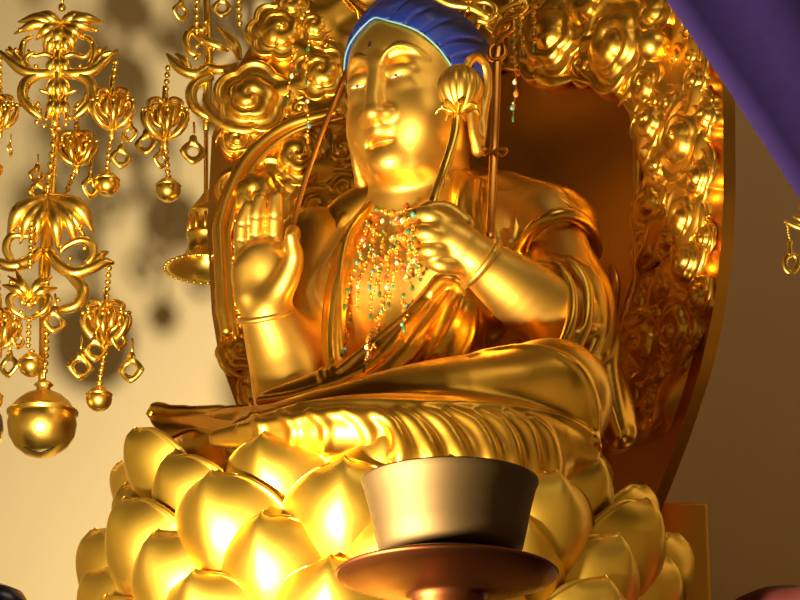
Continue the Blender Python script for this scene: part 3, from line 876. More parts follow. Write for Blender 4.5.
# ------------------------------------------------------------------ room
M['wall'] = plain('cream_plaster', (.80, .71, .47), .85, spec=.2, noise=.04, scale=3, bump=.05)
M['floor'] = plain('dark_boards', (.10, .05, .025), .4, noise=.2, scale=4)
M['ceil'] = plain('dark_ceiling', (.10, .06, .03), .7)
def quad(name, pts, mat):
    o = link(name, mesh_from(pts, [tuple(range(len(pts)))], name, False), mat)
    return tag(o, kind='structure')
WB = -.62
def slab(name, c, half, mat, R=np.stack([TX, NX, KX])):
    return tag(MB().box(c, half, R).build(name, mat, smooth=False), kind='structure')
slab('wall_back', S(0, WB - .05, -ZO + 2.1), (3.0, .05, 2.1), M['wall'])
slab('floor', S(0, 2.0, -ZO - .05), (3.0, 2.7, .05), M['floor'])
slab('ceiling', S(0, 2.0, -ZO + 4.25), (3.0, 2.7, .05), M['ceil'])
# altar table that carries the lotus seat, the pedestal and the cup
M['lacquer'] = plain('dark_lacquer', (.05, .022, .010), .25, noise=.2, scale=6)
table = empty('altar_table', S(0, .05, -ZO), 'dark lacquered altar table under the lotus seat', 'table')
bevel(MB().box(S(0, .12, -.83), (.95, .62, .03), np.stack([TX, NX, KX])).build('tabletop', M['lacquer'], table), .006)
for sx in (-1, 1):
    for b in (-.4, .64):
        bevel(MB().box(S(.85 * sx, b, -.86 - (ZO - .86) / 2), (.05, .05, (ZO - .86) / 2), np.stack([TX, NX, KX])).build('leg', M['lacquer'], table), .005)

# cup on its stand, in front of the lotus
M['cup'] = plain('worn_gilt_metal', (.13, .088, .042), .60, metal=1.0, noise=.12, scale=8)
M['saucer'] = plain('brown_red_metal', (.17, .055, .018), .46, metal=1.0, noise=.12, scale=8)
CY = -.66
cc = P(450, 484, CY); k_ = np.linalg.norm(cc - CAM) / FPX
cup = empty('offering_cup', (cc[0], CY, ZO - .80), 'round brassy offering cup on a brown footed saucer in front of the lotus', 'cup')
zr = 0
MB().lathe([(.0, -76 * k_), (50 * k_, -76 * k_), (66 * k_, -74 * k_), (72 * k_, -66 * k_), (76 * k_, -48 * k_), (81 * k_, -24 * k_), (86 * k_, -5 * k_), (88.5 * k_, .5 * k_), (88.5 * k_, 2.5 * k_), (86 * k_, 2 * k_), (80 * k_, -20 * k_), (70 * k_, -58 * k_), (0, -66 * k_)], cc, 72).build('bowl', M['cup'], cup)
sc_ = P(447, 574, CY); zb = (ZO - .80 - sc_[2])
MB().lathe([(0, 14 * k_), (60 * k_, 13 * k_), (96 * k_, 6 * k_), (108 * k_, 2 * k_), (110.5 * k_, 0), (108 * k_, -3 * k_), (92 * k_, -9 * k_), (64 * k_, -17 * k_), (42 * k_, -21 * k_), (38 * k_, -24 * k_),
            (37 * k_, -30 * k_), (34 * k_, -60 * k_), (40 * k_, zb * .75), (62 * k_, zb * .93), (66 * k_, zb), (0, zb)], sc_, 72).build('saucer', M['saucer'], cup)
# ------------------------------------------------------------------ hanging gilt ornaments
BR = M['brass']
FAT = [1.3]
def pxs(Y): return np.linalg.norm(P(400, 300, Y) - CAM) / FPX
def curve(mb, Y, pts, rad, dy=None, n=18, sides=8, fat=1.0):
    """a carved scroll: pts in the picture plane at depth Y, rad in pixels; dy bows it out of the plane (pixels)"""
    u = pxs(Y); rad = np.broadcast_to(np.asarray(rad, float), (len(pts),)) * FAT[0]
    dy = np.zeros(len(pts)) if dy is None else np.asarray(dy, float)
    q = np.array([[*P(x, y, Y - d * u), r * u] for (x, y), r, d in zip(pts, rad, dy)])
    q = spline(q, n)
    mb.tube(q[:, :3], q[:, 3], sides)
def ornament_leaf(mb, Y, a, b, w, bow=4, curl=0):
    (x0, y0), (x1, y1) = a, b
    mx, my = (x0 + x1) / 2 + curl * (y1 - y0), (y0 + y1) / 2 - curl * (x1 - x0)
    curve(mb, Y, [a, (mx, my), b], [w * .7, w * 1.25, .7], [0, bow, 1], 12)
def chain(name, Y, pts, r, parent, step=None):
    u = pxs(Y); q = spline(np.array(pts, float), 60); seg = np.r_[0, np.cumsum(np.linalg.norm(np.diff(q, axis=0), axis=1))]
    st = step or 2.1 * r; mb = MB()
    for s in np.arange(0, seg[-1] + .1, st):
        x, y = np.interp(s, seg, q[:, 0]), np.interp(s, seg, q[:, 1])
        mb.ball(P(x, y, Y), r * u, 8)
    mb.tube(np.array([P(x, y, Y) for x, y in pts]), .35 * r * u, 5)
    return mb.build(name, BR, parent)
def bell(name, Y, x, y, r, parent):
    """a closed jingle bell with a rim round its shoulder"""
    u = pxs(Y) * r; mb = MB()
    prof = [(.02, -1.0), (.14, -.99), (.45, -.89), (.75, -.66), (.94, -.34), (1, 0), (.97, .18), (.95, .26), (1.02, .30), (1.03, .36), (.96, .41), (.90, .46), (.78, .64), (.55, .84), (.28, .97), (.2, 1.02), (.2, 1.1), (.28, 1.17), (.2, 1.25), (.02, 1.28)]
    mb.lathe([(a * u, b * u) for a, b in prof], P(x, y, Y), 32)
    o = mb.build(name, BR, parent)
    sl = MB(); c = P(x, y, Y)
    sl.tube(np.array([c + u * 1.005 * np.array([math.sin(t) * .75, -.15 - .25 * math.cos(t), -math.cos(t) * .93]) for t in np.linspace(-.9, .9, 12)]), .035 * u, 6)
    sl.build('slot', M['pupil'], o)
    return o
def plate(name, Y, x, y, s, parent, rot=0.0, wire=True):
    """a small diamond plate with a round hole, hung on a wire"""
    u = pxs(Y) * s * 1.25; c = P(x, y, Y); n = 32; rings = []
    for k, (rr, d) in enumerate(((1, -.12), (1, .12), (.42, .12), (.42, -.12))):
        pts = []
        for a in np.arange(n) * 2 * PI / n:
            if rr == 1:
                q = 1 / (abs(math.cos(a)) ** 1.3 + abs(math.sin(a)) ** 1.3) ** (1 / 1.3)
                if 1.2 < a < 1.94: q *= 1.35
            else: q = rr
            pts.append((q * math.cos(a), q * math.sin(a), d))
        rings.append(pts)
    Gp = np.array(rings); c_, s_ = math.cos(rot), math.sin(rot)
    W = np.zeros_like(Gp); W[..., 0] = Gp[..., 0] * c_; W[..., 1] = Gp[..., 0] * s_ + Gp[..., 2]; W[..., 2] = Gp[..., 1]
    mb = MB().grid(c + u * W, cu=True, cv=True)
    if wire: mb.tube(np.array([c + u * np.array([0, 0, 1.25]), c + u * np.array([.05, 0, 1.8]), c + u * np.array([0, 0, 2.4])]), .1 * u, 5)
    return mb.build(name, BR, parent)
def blossom(name, Y, x, y, w, h, parent, seed=0):
    """an openwork boss: ribs of curled tendrils set round a stem, with beads"""
    mb = MB(); u = pxs(Y)
    def rib(a, pts, rad):
        c, s_ = math.cos(a), math.sin(a)
        curve(mb, Y, [(x + w * .5 * r * c, y + h * .5 * v) for r, v in pts], rad, [w * .5 * r * s_ for r, v in pts], 14, 6)
    for q in range(6):
        a = q * PI / 3 + .25 + seed * .2; c, s_ = math.cos(a), math.sin(a)
        rib(a, [(.05, 1.0), (.55, .75), (.95, .25), (1.05, -.2), (.80, -.35), (.68, -.1)], [2.0, 2.8, 2.8, 2.2, 1.8, 1.4])
        rib(a + .5, [(.1, .45), (.5, .15), (.62, -.35), (.40, -.62), (.28, -.35)], [2, 2.6, 2.4, 2, 1.5])
        rib(a, [(.05, -.55), (.35, -.9), (.75, -.8), (.8, -.55)], [1.8, 2.2, 2, 1.4])
        for r, v in ((1.05, -.42), (.72, .62), (.8, -.48)):
            mb.ball(P(x + w * .5 * r * c, y + h * .5 * v, Y - w * .5 * r * s_ * u), 2.4 * u, 8)
    mb.ball(P(x, y + h * .1, Y), 6 * u, 12)
    curve(mb, Y, [(x, y - h * .75), (x, y), (x, y + h * .75)], [2, 3.4, 2], None, 8)
    return mb.build(name, BR, parent)
def pendant(root, Y, top, flower, size, bl, br, plates, seed):
    e = empty('pendant', tuple(P(*top, Y))); 
    e.parent = root; e.matrix_parent_inverse = Matrix.Translation(-Vector(root.location))
    bpy.context.view_layer.update()
    (tx, ty), (fx, fy), (bx, by) = top, flower, bl
    chain('bead_chain', Y, [(tx, ty), (fx, fy - size[1] * .45)], 3.3, e)
    blossom('openwork_boss', Y, fx, fy, *size, e, seed)
    chain('bead_chain', Y, [(fx, fy + size[1] * .5), (bx, by - br * 1.1)], 3.1, e)
    bell('bell', Y, bx, by, br, e)
    for (x, y, s, r) in plates: plate('drop_plate', Y - .01, x, y, s, e, r)
    return e
def child(parent, name, Y, fn):
    mb = MB(); fn(mb); return mb.build(name, BR, parent)
def rig(root):                       # parts are linked relative to an unrotated Empty
    bpy.context.view_layer.update()

# --- the long ornament at the left of the picture
Y1 = .30
o1 = empty('hanging_ornament', tuple(P(55, 125, Y1)), 'long gilded openwork hanging ornament with a large round bell at its foot', 'hanging ornament', None)
rig(o1)
chain('hanging_chain', Y1, [(62, 8), (64, -60), (66, -160), (70, -330), (75, -620)], 4.2, o1, 11)
def f(mb):
    c = (61, 26)
    for b, w in [((18, 22), 4.5), ((14, 34), 4), ((36, 40), 4.5), ((44, 52), 4), ((74, 52), 4), ((84, 40), 4.5), ((98, 32), 4), ((104, 22), 4.5), ((34, 14), 4), ((86, 14), 4), ((60, 48), 5)]:
        ornament_leaf(mb, Y1, c, b, w, 7, .12 if b[0] > 60 else -.12)
    for sx in (-1, 1):
        m = lambda q: (58 + sx * (q[0] - 58) if sx < 0 else q[0], q[1])
        curve(mb, Y1, [m(q) for q in ((60, 70), (74, 74), (92, 71), (104, 62), (118, 50))], [4.2, 5, 4.6, 4, 1.2], [3, 5, 6, 6, 3])
        curve(mb, Y1, [m(q) for q in ((92, 71), (98, 60), (107, 47))], [3.4, 3.6, 1.2], [5, 7, 3], 12)
        curve(mb, Y1, [m(q) for q in ((86, 72), (94, 56), (92, 42), (84, 36))], [3, 3, 2.6, 2.2], [4, 5, 4, 4], 14)
        curve(mb, Y1, [m(q) for q in ((64, 72), (80, 76), (91, 84), (93, 98), (84, 110), (74, 118))], [4, 4.6, 4.8, 4.4, 4, 2.4], [3, 5, 6, 6, 5, 3])
        curve(mb, Y1, [m(q) for q in ((84, 110), (92, 104), (97, 106))], [2.8, 2.6, 1.4], [4, 4, 3], 8)
        curve(mb, Y1, [m(q) for q in ((58, 110), (64, 100), (68, 90))], [2.6, 3, 1], [4, 6, 3], 8)
        for q in ((80, 66), (96, 30), (92, 42), (100, 50), (70, 118), (78, 104)): mb.ball(P(*m(q), Y1 - .008), 2.7 * pxs(Y1), 8)
    for q in [[(58, 60), (46, 54), (34, 56), (28, 50)], [(58, 60), (72, 54), (84, 57), (90, 50)], [(58, 84), (48, 92), (40, 90)], [(58, 84), (68, 92), (76, 90)],
              [(20, 68), (14, 56), (6, 50)], [(96, 68), (102, 56), (112, 52)], [(26, 70), (26, 58), (34, 52)], [(40, 112), (32, 106), (28, 98)], [(76, 110), (84, 102), (86, 94)], [(56, 104), (48, 112), (46, 120)], [(58, 104), (66, 112), (66, 120)]]:
        curve(mb, Y1, q, np.linspace(3.4, 1.4, len(q)), np.linspace(3, 9, len(q)), 12)
    curve(mb, Y1, [(60, 28), (58, 60), (57, 95), (55, 126)], [5, 3.6, 3.6, 3.4], [2, 4, 4, 2])
    for y0 in (40, 62, 84, 104):
        for dx in (-9, 0, 9): ornament_leaf(mb, Y1, (58, y0 - 8), (58 + dx, y0 + 16), 3.4, 7, dx * .012)
    for q in ((37, 122), (44, 126), (52, 129), (59, 128), (66, 124)): mb.ball(P(*q, Y1 - .006), 3 * pxs(Y1), 8)
    mb.ball(P(62, 7, Y1), 4 * pxs(Y1), 10)
child(o1, 'scroll_frame', Y1, f)
chain('bead_chain', Y1, [(54, 134), (53, 150), (50, 172), (47, 196)], 4.3, o1, 10.5)
child(o1, 'stem', Y1, lambda mb: curve(mb, Y1 + .01, [(57, 126), (54, 165), (50, 210), (45, 260), (43, 330), (42, 385)], [2.2, 2.2, 4.5, 5, 3, 3], None, 24))
def f(mb):
    for b, w, k in [((7, 238), 6, -.16), ((20, 244), 5, -.1), ((34, 246), 5, -.05), ((58, 250), 5, .05), ((76, 246), 5, .12), ((94, 234), 6, .18), ((86, 240), 4, .1)]:
        ornament_leaf(mb, Y1, (48, 198), b, w, 11, k)
    for q in ((20, 228), (34, 222), (64, 222), (80, 228), (40, 208), (58, 206)): mb.ball(P(*q, Y1 - .014), 3 * pxs(Y1), 8)
child(o1, 'leaf_canopy', Y1, f)
def f(mb):
    curve(mb, Y1, [(48, 250), (58, 264), (74, 273), (92, 268), (104, 262), (114, 263)], [4, 5, 5.2, 4.6, 4, 1.4], [3, 5, 6, 6, 5, 3])
    curve(mb, Y1, [(92, 268), (100, 256), (108, 252)], [3.4, 3.4, 1.2], [5, 6, 3], 10)
    curve(mb, Y1, [(60, 252), (66, 246), (80, 240), (92, 244), (93, 256), (86, 264)], [2.6, 3, 3.4, 3.4, 3, 2.4], [4, 5, 6, 6, 5, 4])
    curve(mb, Y1, [(62, 266), (74, 278), (83, 290), (78, 304), (66, 309), (54, 309)], [4, 4.6, 5, 4.6, 4, 2], [4, 5, 6, 6, 5, 3])
    curve(mb, Y1, [(40, 250), (26, 262), (12, 266), (-4, 262)], [4, 5, 5, 4], [3, 5, 6, 5])
    curve(mb, Y1, [(30, 236), (12, 236), (6, 248), (12, 262)], [2.6, 3.2, 3.4, 3], [4, 5, 5, 4])
    for q in ((70, 258), (84, 300), (58, 300), (84, 248)): mb.ball(P(*q, Y1 - .01), 2.8 * pxs(Y1), 8)
child(o1, 'scroll_arm', Y1, f)
# the little lantern-like boss hanging in front of the stem
YF = Y1 - .05
chain('bead_chain', YF, [(32, 228), (31, 246), (30, 268)], 3.1, o1)
def f(mb):
    for b, w, k in [((2, 285), 3.4, -.1), ((8, 276), 3, -.1), ((16, 270), 3, 0), ((44, 272), 3, 0), ((52, 277), 3, .1), ((57, 288), 3.4, .1)]:
        ornament_leaf(mb, YF, (29, 300), b, w, 8, k)
    for sx in (-1, 1):
        curve(mb, YF, [(29 + sx * 3, 318), (29 + sx * 16, 310), (29 + sx * 20, 298), (29 + sx * 10, 294), (29 + sx * 6, 304)], [2, 3, 3, 2.6, 2], [3, 7, 7, 6, 6])
        for q in ((12, 290), (8, 312), (18, 282)): mb.ball(P(29 + sx * q[0], q[1], YF - .012), 2.4 * pxs(YF), 8)
    mb.ball(P(29, 304, YF - .006), 5 * pxs(YF), 10)
child(o1, 'palmette', YF, f)
chain('bead_chain', YF, [(29, 320), (28, 346)], 3, o1)
bell('bell', YF, 31, 365, 12.5, o1)
plate('drop_plate', Y1 - .03, 54, 322, 10, o1, .3)
plate('drop_plate', YF, 9, 366, 10, o1, -.5)
plate('drop_plate', Y1, 38, 192, 9, o1, .4)
bell('large_bell', Y1, 42, 424, 34.5, o1)
chain('bead_chain', Y1 - .02, [(47, 318), (46, 350), (44, 378)], 3.6, o1)
pendant(o1, Y1 - .03, (116, 62), (112, 108), (44, 42), (107, 184), 13, [(90, 188, 10, .9), (121, 158, 9.5, .3), (130, 134, 8, -.4)], 1)
pendant(o1, Y1 - .02, (109, 268), (106, 322), (48, 44), (99, 399), 13, [(95, 350, 10, .2), (80, 367, 11, .3), (131, 370, 11, -.2), (119, 340, 9, .8)], 2)
pendant(o1, Y1 + .05, (76, 112), (77, 148), (38, 34), (64, 205), 6, [(37, 176, 8, .6)], 3)
pendant(o1, Y1 - .03, (0, 60), (0, 112), (32, 34), (-6, 170), 9, [(10, 150, 6, 1.3)], 4)
pendant(o1, Y1 - .03, (-3, 268), (-1, 328), (40, 40), (-8, 400), 11, [(18, 340, 8, .9)], 5)

# --- the second ornament, half hidden behind the edge of the backboard
Y2 = .52
o2 = empty('hanging_ornament', tuple(P(205, 90, Y2)), 'gilded hanging ornament half hidden behind the left edge of the carved backboard', 'hanging ornament', None)
rig(o2)
chain('hanging_chain', Y2, [(206, -5), (206, -140), (206, -330), (206, -560)], 4, o2, 11)
def f(mb):
    curve(mb, Y2, [(206, -5), (208, 40), (208, 80), (206, 130)], [2.5, 3.5, 3.5, 2.5])
    curve(mb, Y2, [(210, 66), (196, 74), (182, 70), (174, 62), (167, 54)], [4.4, 5, 4.4, 3.8, 1.2], [3, 5, 6, 5, 3])
    curve(mb, Y2, [(190, 72), (184, 60), (176, 54)], [3, 3.2, 1.2], [4, 6, 3], 10)
    curve(mb, Y2, [(212, 76), (198, 82), (191, 92), (194, 106), (206, 116), (220, 120)], [4, 4.6, 4.8, 4.4, 4, 2], [3, 5, 6, 6, 5, 3])
    curve(mb, Y2, [(206, 30), (192, 30), (186, 40), (190, 52), (200, 56)], [3, 3.6, 3.6, 3, 2], [4, 5, 5, 5, 4])
    curve(mb, Y2, [(190, 30), (204, 40), (218, 46), (228, 50)], [2, 4, 4, 2], [4, 7, 7, 4])
    curve(mb, Y2, [(218, 26), (234, 44), (240, 60)], [1.2, 4.4, 2], [4, 6, 3])
    curve(mb, Y2, [(204, 66), (222, 70), (238, 66)], [4, 4.6, 3], [3, 5, 5])
    for q in ((197, 46), (202, 42), (196, 58), (206, 22), (214, 48)): mb.ball(P(*q, Y2 - .012), 3 * pxs(Y2), 8)
child(o2, 'scroll_frame', Y2, f)
chain('bead_chain', Y2 - .03, [(198, -20), (197, 8), (197, 34)], 3.4, o2)
chain('bead_chain', Y2 - .03, [(240, -20), (239, 6), (240, 26)], 3.4, o2)
plate('drop_plate', Y2 - .02, 181, 12, 9, o2, .7)
plate('drop_plate', Y2 - .02, 222, 8, 9, o2, .1)
pendant(o2, Y2 - .02, (168, 68), (165, 118), (46, 42), (168, 190), 13, [(146, 144, 10, -.2), (193, 152, 11, .2), (161, 160, 8, .7)], 6)
def f(mb):
    c = P(206, 245, Y2); u = pxs(Y2)
    pr = [(2, 60), (8, 50), (14, 42), (18, 36), (19, 32), (17, 29), (18, 14), (20, 12), (20, 8), (18, 6), (19, -4), (22, -12), (29, -18), (37, -22), (41, -25), (41, -27), (36, -24.5), (28, -20), (22, -15), (18, -8), (17, 2), (0, 4)]
    mb.lathe([(r * u, z * u) for r, z in pr], c, 48)
    for a in np.arange(0, 2 * PI, PI / 18): mb.ball(c + u * np.array([41 * math.cos(a), 41 * math.sin(a), -26]), 1.9 * u, 6)
    for a in np.arange(0, 2 * PI, PI / 6): mb.tube(np.array([c + u * np.array([18.6 * math.cos(a), 18.6 * math.sin(a), z]) for z in (29, 22, 14)]), 1.6 * u, 6)
child(o2, 'flared_bell', Y2, f)
child(o2, 'stem', Y2, lambda mb: curve(mb, Y2, [(206, 128), (206, 160), (206, 196)], [1.8, 1.8, 1.8]))

# --- the small one at the right edge
Y3 = -.05
o3 = empty('hanging_ornament', tuple(P(815, 215, Y3)), 'gilded hanging ornament at the far right edge with one ring-shaped drop', 'hanging ornament', None)
rig(o3)
chain('hanging_chain', Y3, [(818, 196), (820, 60), (826, -160), (836, -560)], 3.4, o3, 9)
def f(mb):
    curve(mb, Y3, [(818, 200), (816, 225), (815, 262)], [5, 6, 3])
    for a in [[(816, 232), (800, 228), (786, 222)], [(814, 226), (802, 220), (793, 216)], [(814, 218), (806, 212), (799, 207)]]:
        curve(mb, Y3, a, [3, 2.8, 1.4], [3, 5, 2], 10)
        curve(mb, Y3, [(1632 - x, y) for x, y in a], [3, 2.8, 1.4], [3, 5, 2], 10)
    mb.ball(P(786, 222, Y3), 2.4 * pxs(Y3), 8)
child(o3, 'scroll_arm', Y3, f)
chain('link_chain', Y3, [(787, 224), (788, 232), (790, 242)], 1.3, o3)
def f(mb):
    u = pxs(Y3); c = P(791, 264, Y3)
    pts = [c + u * np.array([6.6 * math.cos(a) * (1 + .18 * math.sin(a)) + 1.2 * math.sin(a), 0, 9.5 * math.sin(a)]) for a in np.linspace(0, 2 * PI, 33)]
    mb.tube(np.array(pts), 3.0 * u, 8, cap=False)
    curve(mb, Y3, [(790, 256), (789, 248), (789.5, 241)], [2.6, 2.2, 2.6], None, 8)
child(o3, 'ring_drop', Y3, f)

FAT[0] = 1.0
# ------------------------------------------------------------------ lotus bud held in the bent hand
bud = empty('lotus_bud', tuple(P(452, 150, -.165)), 'gilded lotus bud on a long curved stem held in the bent hand', 'lotus bud')
rig(bud)
YB = -.15
def f(mb):
    c = P(460, 90, YB); u = pxs(YB); nv, nu = 24, 104; Gb = np.zeros((nv, nu, 3))
    for i, t in enumerate(np.linspace(0, 1, nv)):
        z = 27 - 52 * t; r = 23.5 * (math.sin(PI * (.03 + .94 * t) ** .92) ** .62)
        for j in range(nu):
            a = 2 * PI * j / nu; rib = .93 + .10 * abs(math.cos(6.5 * a)) ** .6
            Gb[i, j] = c + u * np.array([r * rib * math.cos(a), r * rib * math.sin(a), z])
    mb.grid(Gb, cv=True)
mbx = MB(); f(mbx); mbx.build('bud', M['skin'], bud)
def f(mb):
    u = pxs(YB)
    for q in range(7):
        a = q * 2 * PI / 7 + .3; d = np.array([math.cos(a), math.sin(a), 0]); c = P(458, 110, YB)
        mb.tube(np.array([c + u * (d * r + KX * z) for r, z in ((2, -4), (9, -1), (16, 3), (21, 1), (23, -3))]), np.array([2.5, 4, 4, 3, 1]) * u, 8, flat=(KX, .45))
    mb.ball(P(457, 115, YB), 5.5 * u, 12)
child(bud, 'calyx', YB, f)
child(bud, 'stem', YB, lambda mb: mb.tube(spline(np.array([P(457, 114, YB), P(454, 138, YB - .005), P(444, 170, -.165), P(434, 200, -.19), P(430, 225, -.195), P(434, 262, -.185)]), 30), 4.8 * PX, 10))

# ------------------------------------------------------------------ crown pieces, ribbons
def strip(name, pts, w, mat, parent, th=.0022, ax=(1, 0, 0)):
    return MB().tube(spline(np.array(pts), 40), w, 10, flat=(np.array([0.25, -1, .2]), th / w)).build(name, mat, parent)
strip('ribbon', [P(500, 40, -.045), P(497, 60, -.05), P(496, 105, -.05), P(494, 150, -.05), P(492, 200, -.065), P(490, 238, -.09)], 4.6 * PX, M['ribbon'], statue)
strip('ribbon', [P(347, 70, .04), P(336, 98, .03), P(322, 132, .03), P(308, 172, .03), P(298, 205, .03), P(292, 230, .03)], 2.8 * PX, M['ribbon'], statue)
def f(mb):
    Yc = -.045; u = pxs(Yc)
    for pts in [[(498, 44), (490, 48), (490, 58), (497, 60), (504, 55), (503, 46), (498, 44)], [(494, 36), (500, 24), (512, 20), (512, 29), (503, 36), (496, 46)]]:
        curve(mb, Yc, pts, 3, [0, 3, 4, 4, 3, 2, 0][:len(pts)], 20)
mbx = MB(); f(mbx); bow = mbx.build('bow', M['ribbon'], statue)
mbx = MB(); curve(mbx, -.055, [(487, 150), (482, 147), (484, 155), (492, 152), (500, 148), (507, 150), (502, 156), (495, 152)], 1.5, None, 24); mbx.build('bow', M['ribbon'], statue)
def f(mb):
    # band of the crown round the top of the hair and its openwork at the side
    ring = [H(70 * math.cos(a), -32 + 80 * math.sin(a), 124 + 16 * math.sin(a) + 4 * math.cos(a)) for a in np.linspace(0, 2 * PI, 49)]
    mb.tube(np.array(ring), 7 * PX, 10, cap=False)
    for a in np.linspace(.1, 2 * PI, 9)[:-1]:
        q = lambda k, v: H(70 * k * math.cos(a), -32 + 80 * k * math.sin(a), v)
        if math.sin(a) < .5: mb.tube(np.array([q(.80, 70), q(.98, 92), q(1.0, 124 + 16 * math.sin(a) + 4 * math.cos(a))]), 3.2 * PX, 8)
    Yc = -.03
    for pts, r in [([(430, -6), (450, 4), (472, 8), (490, 18)], 5), ([(470, 4), (486, 2), (496, 10), (490, 22), (478, 20)], 3.4), ([(490, 18), (506, 8), (520, 2)], 3.4), ([(500, 22), (516, 16), (526, 6), (520, -4)], 3),
                   ([(450, -4), (466, -2), (480, -8)], 4), ([(504, 12), (512, 4), (508, -6), (498, -4)], 2.6), ([(486, 26), (494, 32), (504, 30), (510, 22)], 2.6)]:
        curve(mb, Yc, pts, r, np.linspace(2, 6, len(pts)), 18)
    for q in ((482, 12), (497, 15), (512, 10), (468, 10), (506, 26), (522, 8)): mb.ball(P(*q, Yc - .01), 3 * PX, 8)
mbx = MB(); f(mbx); mbx.build('crown', BR, statue)

# ------------------------------------------------------------------ strings of gems
GEM = {k: plain('gem_' + k, c, .12, spec=.8, coat=.5) for k, c in
       dict(coral=(.50, .07, .02), turquoise=(.10, .30, .26), pearl=(.70, .66, .52), blue=(.03, .05, .12), amber=(.60, .25, .02), green=(.05, .16, .05)).items()}
GEM['gold'] = BR
GK = ['gold', 'amber', 'gold', 'gold', 'coral', 'gold', 'pearl', 'gold', 'amber', 'gold', 'gold', 'turquoise', 'gold', 'gold', 'amber', 'gold', 'gold', 'green', 'gold', 'amber']
def surf(x, y):
    c = [g.hit(x, y) for g in (B, RB, LB)]; c = [q for q in c if q is not None]
    return min(c, key=lambda q: np.linalg.norm(q - CAM)) if c else None
def string(name, pts3, parent, seed, r=2.0, drop=True):
    """beads on a thread; the small gold beads and the thread are the string, each gem a part of it"""
    r_ = np.random.default_rng(seed); q = spline(np.array(pts3), 80)
    seg = np.r_[0, np.cumsum(np.linalg.norm(np.diff(q, axis=0), axis=1))]; mb = MB(); gems = []
    k = int(r_.integers(len(GK))); s = 0.0
    while s < seg[-1]:
        c = np.array([np.interp(s, seg, q[:, i]) for i in range(3)]); kind = GK[k % len(GK)]; k += 1
        rr = r * PX * (r_.uniform(.65, .9) if kind == 'gold' else r_.uniform(.95, 1.3))
        j = r_.normal(0, 1.1 * PX, 3)
        if kind == 'gold': mb.ball(c + j, rr, 8)
        else: gems.append((kind, c + j, rr))
        s += rr * r_.uniform(2.0, 3.2)
    mb.tube(q, .5 * PX, 5)
    o = mb.build(name, BR, parent)
    for kind, c, rr in gems: MB().ball(c, rr, 8, (1, 1, r_.uniform(1, 1.4))).build('gem', GEM[kind], o)
    if drop:
        c = q[-1] - KX * 3 * PX
        MB().ball(c, 2.3 * PX, 10, (.7, .7, 1.7)).build('drop_gem', GEM[GK[seed % 20]] if GK[seed % 20] != 'gold' else GEM['green'], o)
    return o
neck = empty('necklace', tuple(surf(392, 215)), 'necklace of small coloured gem strings hanging over the bare chest', 'necklace')
rig(neck)
SW = [[(372, 214), (380, 220), (392, 222), (404, 220), (414, 214)], [(366, 222), (378, 234), (392, 238), (406, 234), (416, 226)], [(376, 208), (392, 213), (412, 208)]]
for i, s in enumerate(SW):
    string('swag', [surf(*q) - FWD * 2.2 * PX for q in s], neck, 30 + i, 2.2, False)
ST = [[(370, 222), (365, 240), (358, 258), (351, 280), (346, 304)], [(376, 226), (371, 248), (364, 270), (357, 290), (357, 306)], [(350, 316), (348, 330), (343, 350)],
      [(384, 232), (381, 255), (376, 280), (371, 300), (370, 314)], [(390, 236), (389, 262), (385, 290), (381, 312), (376, 322)], [(378, 318), (372, 332), (368, 346), (364, 366)],
      [(384, 305), (378, 328), (374, 344), (368, 352)], [(399, 236), (397, 262), (391, 288), (388, 302)], [(405, 236), (410, 258), (406, 280), (402, 298)], [(406, 306), (405, 318), (404, 326)],
      [(412, 232), (416, 256), (420, 276)], [(372, 240), (374, 262), (369, 285)], [(392, 250), (380, 268), (379, 292)], [(394, 244), (401, 266), (412, 286)], [(366, 232), (360, 246), (360, 262)]]
for i, s in enumerate(ST):
    pts = [surf(*q) for q in s]
    string('gem_string', [q - FWD * 2.5 * PX for q in pts if q is not None], neck, i, 1.9)
# strings that hang from the crown beside the head
for i, (s, Yc) in enumerate([([(513, 30), (514, 60), (516, 84), (514, 104), (513, 116)], -.05), ([(520, 6), (521, 34), (522, 50)], -.04), ([(293, 40), (292, 66), (290, 84), (288, 100)], .10), ([(308, 40), (307, 66), (306, 80)], .10), ([(306, 100), (307, 118), (308, 138)], .10), ([(534, 10), (534, 34), (533, 46)], -.02)]):
    string('crown_string', [P(*q, Yc) for q in s], statue, 50 + i, 2.3)

# ------------------------------------------------------------------ cloths and what shows at the edges
M['purple'] = plain('purple_cloth', (.024, .012, .105), .8, spec=.2, noise=.18, scale=60, bump=.1)
def curtain(name, Y, edge, inward, folds, amp, label, cat, mat):
    """a hanging cloth: edge points in the picture at depth Y, rows running inward"""
    e = spline(np.array(edge, float), 30); nv = 60; Gc = np.zeros((30, nv, 3))
    for i, (x, y) in enumerate(e):
        for j, t in enumerate(np.linspace(0, 1, nv)):
            xx, yy = x + inward[0] * t, y + inward[1] * t
            Gc[i, j] = P(xx, yy, Y + amp * math.sin(t * folds * 2 * PI + i * .08) * min(1, t * 6))
    o = MB().grid(Gc).build(name, mat)
    m = o.modifiers.new('thick', 'SOLIDIFY'); m.thickness = .004
    return tag(o, label, cat)
curtain('purple_curtain', -.62, [(622, -70), (668, 0), (734, 96), (800, 197), (860, 290)], (900, -690), 7, .03, 'purple cloth hung across the upper right corner in front of the wall', 'curtain', M['purple'])
M['indigo'] = plain('indigo_glaze', (.012, .012, .10), .25)
YJ = -1.28
vz = P(-13, 600, YJ); u = pxs(YJ)
vase = MB().lathe([(0, 14 * u), (20 * u, 13 * u), (34 * u, 7 * u), (43 * u, -6 * u), (46 * u, -22 * u), (40 * u, -60 * u), (26 * u, -110 * u), (24 * u, -125 * u), (0, -125 * u)], vz, 48).build('dark_jar', M['indigo'])
tag(vase, 'dark rounded jar cut off by the lower left corner', 'jar')
zj = vz[2] - 125 * u
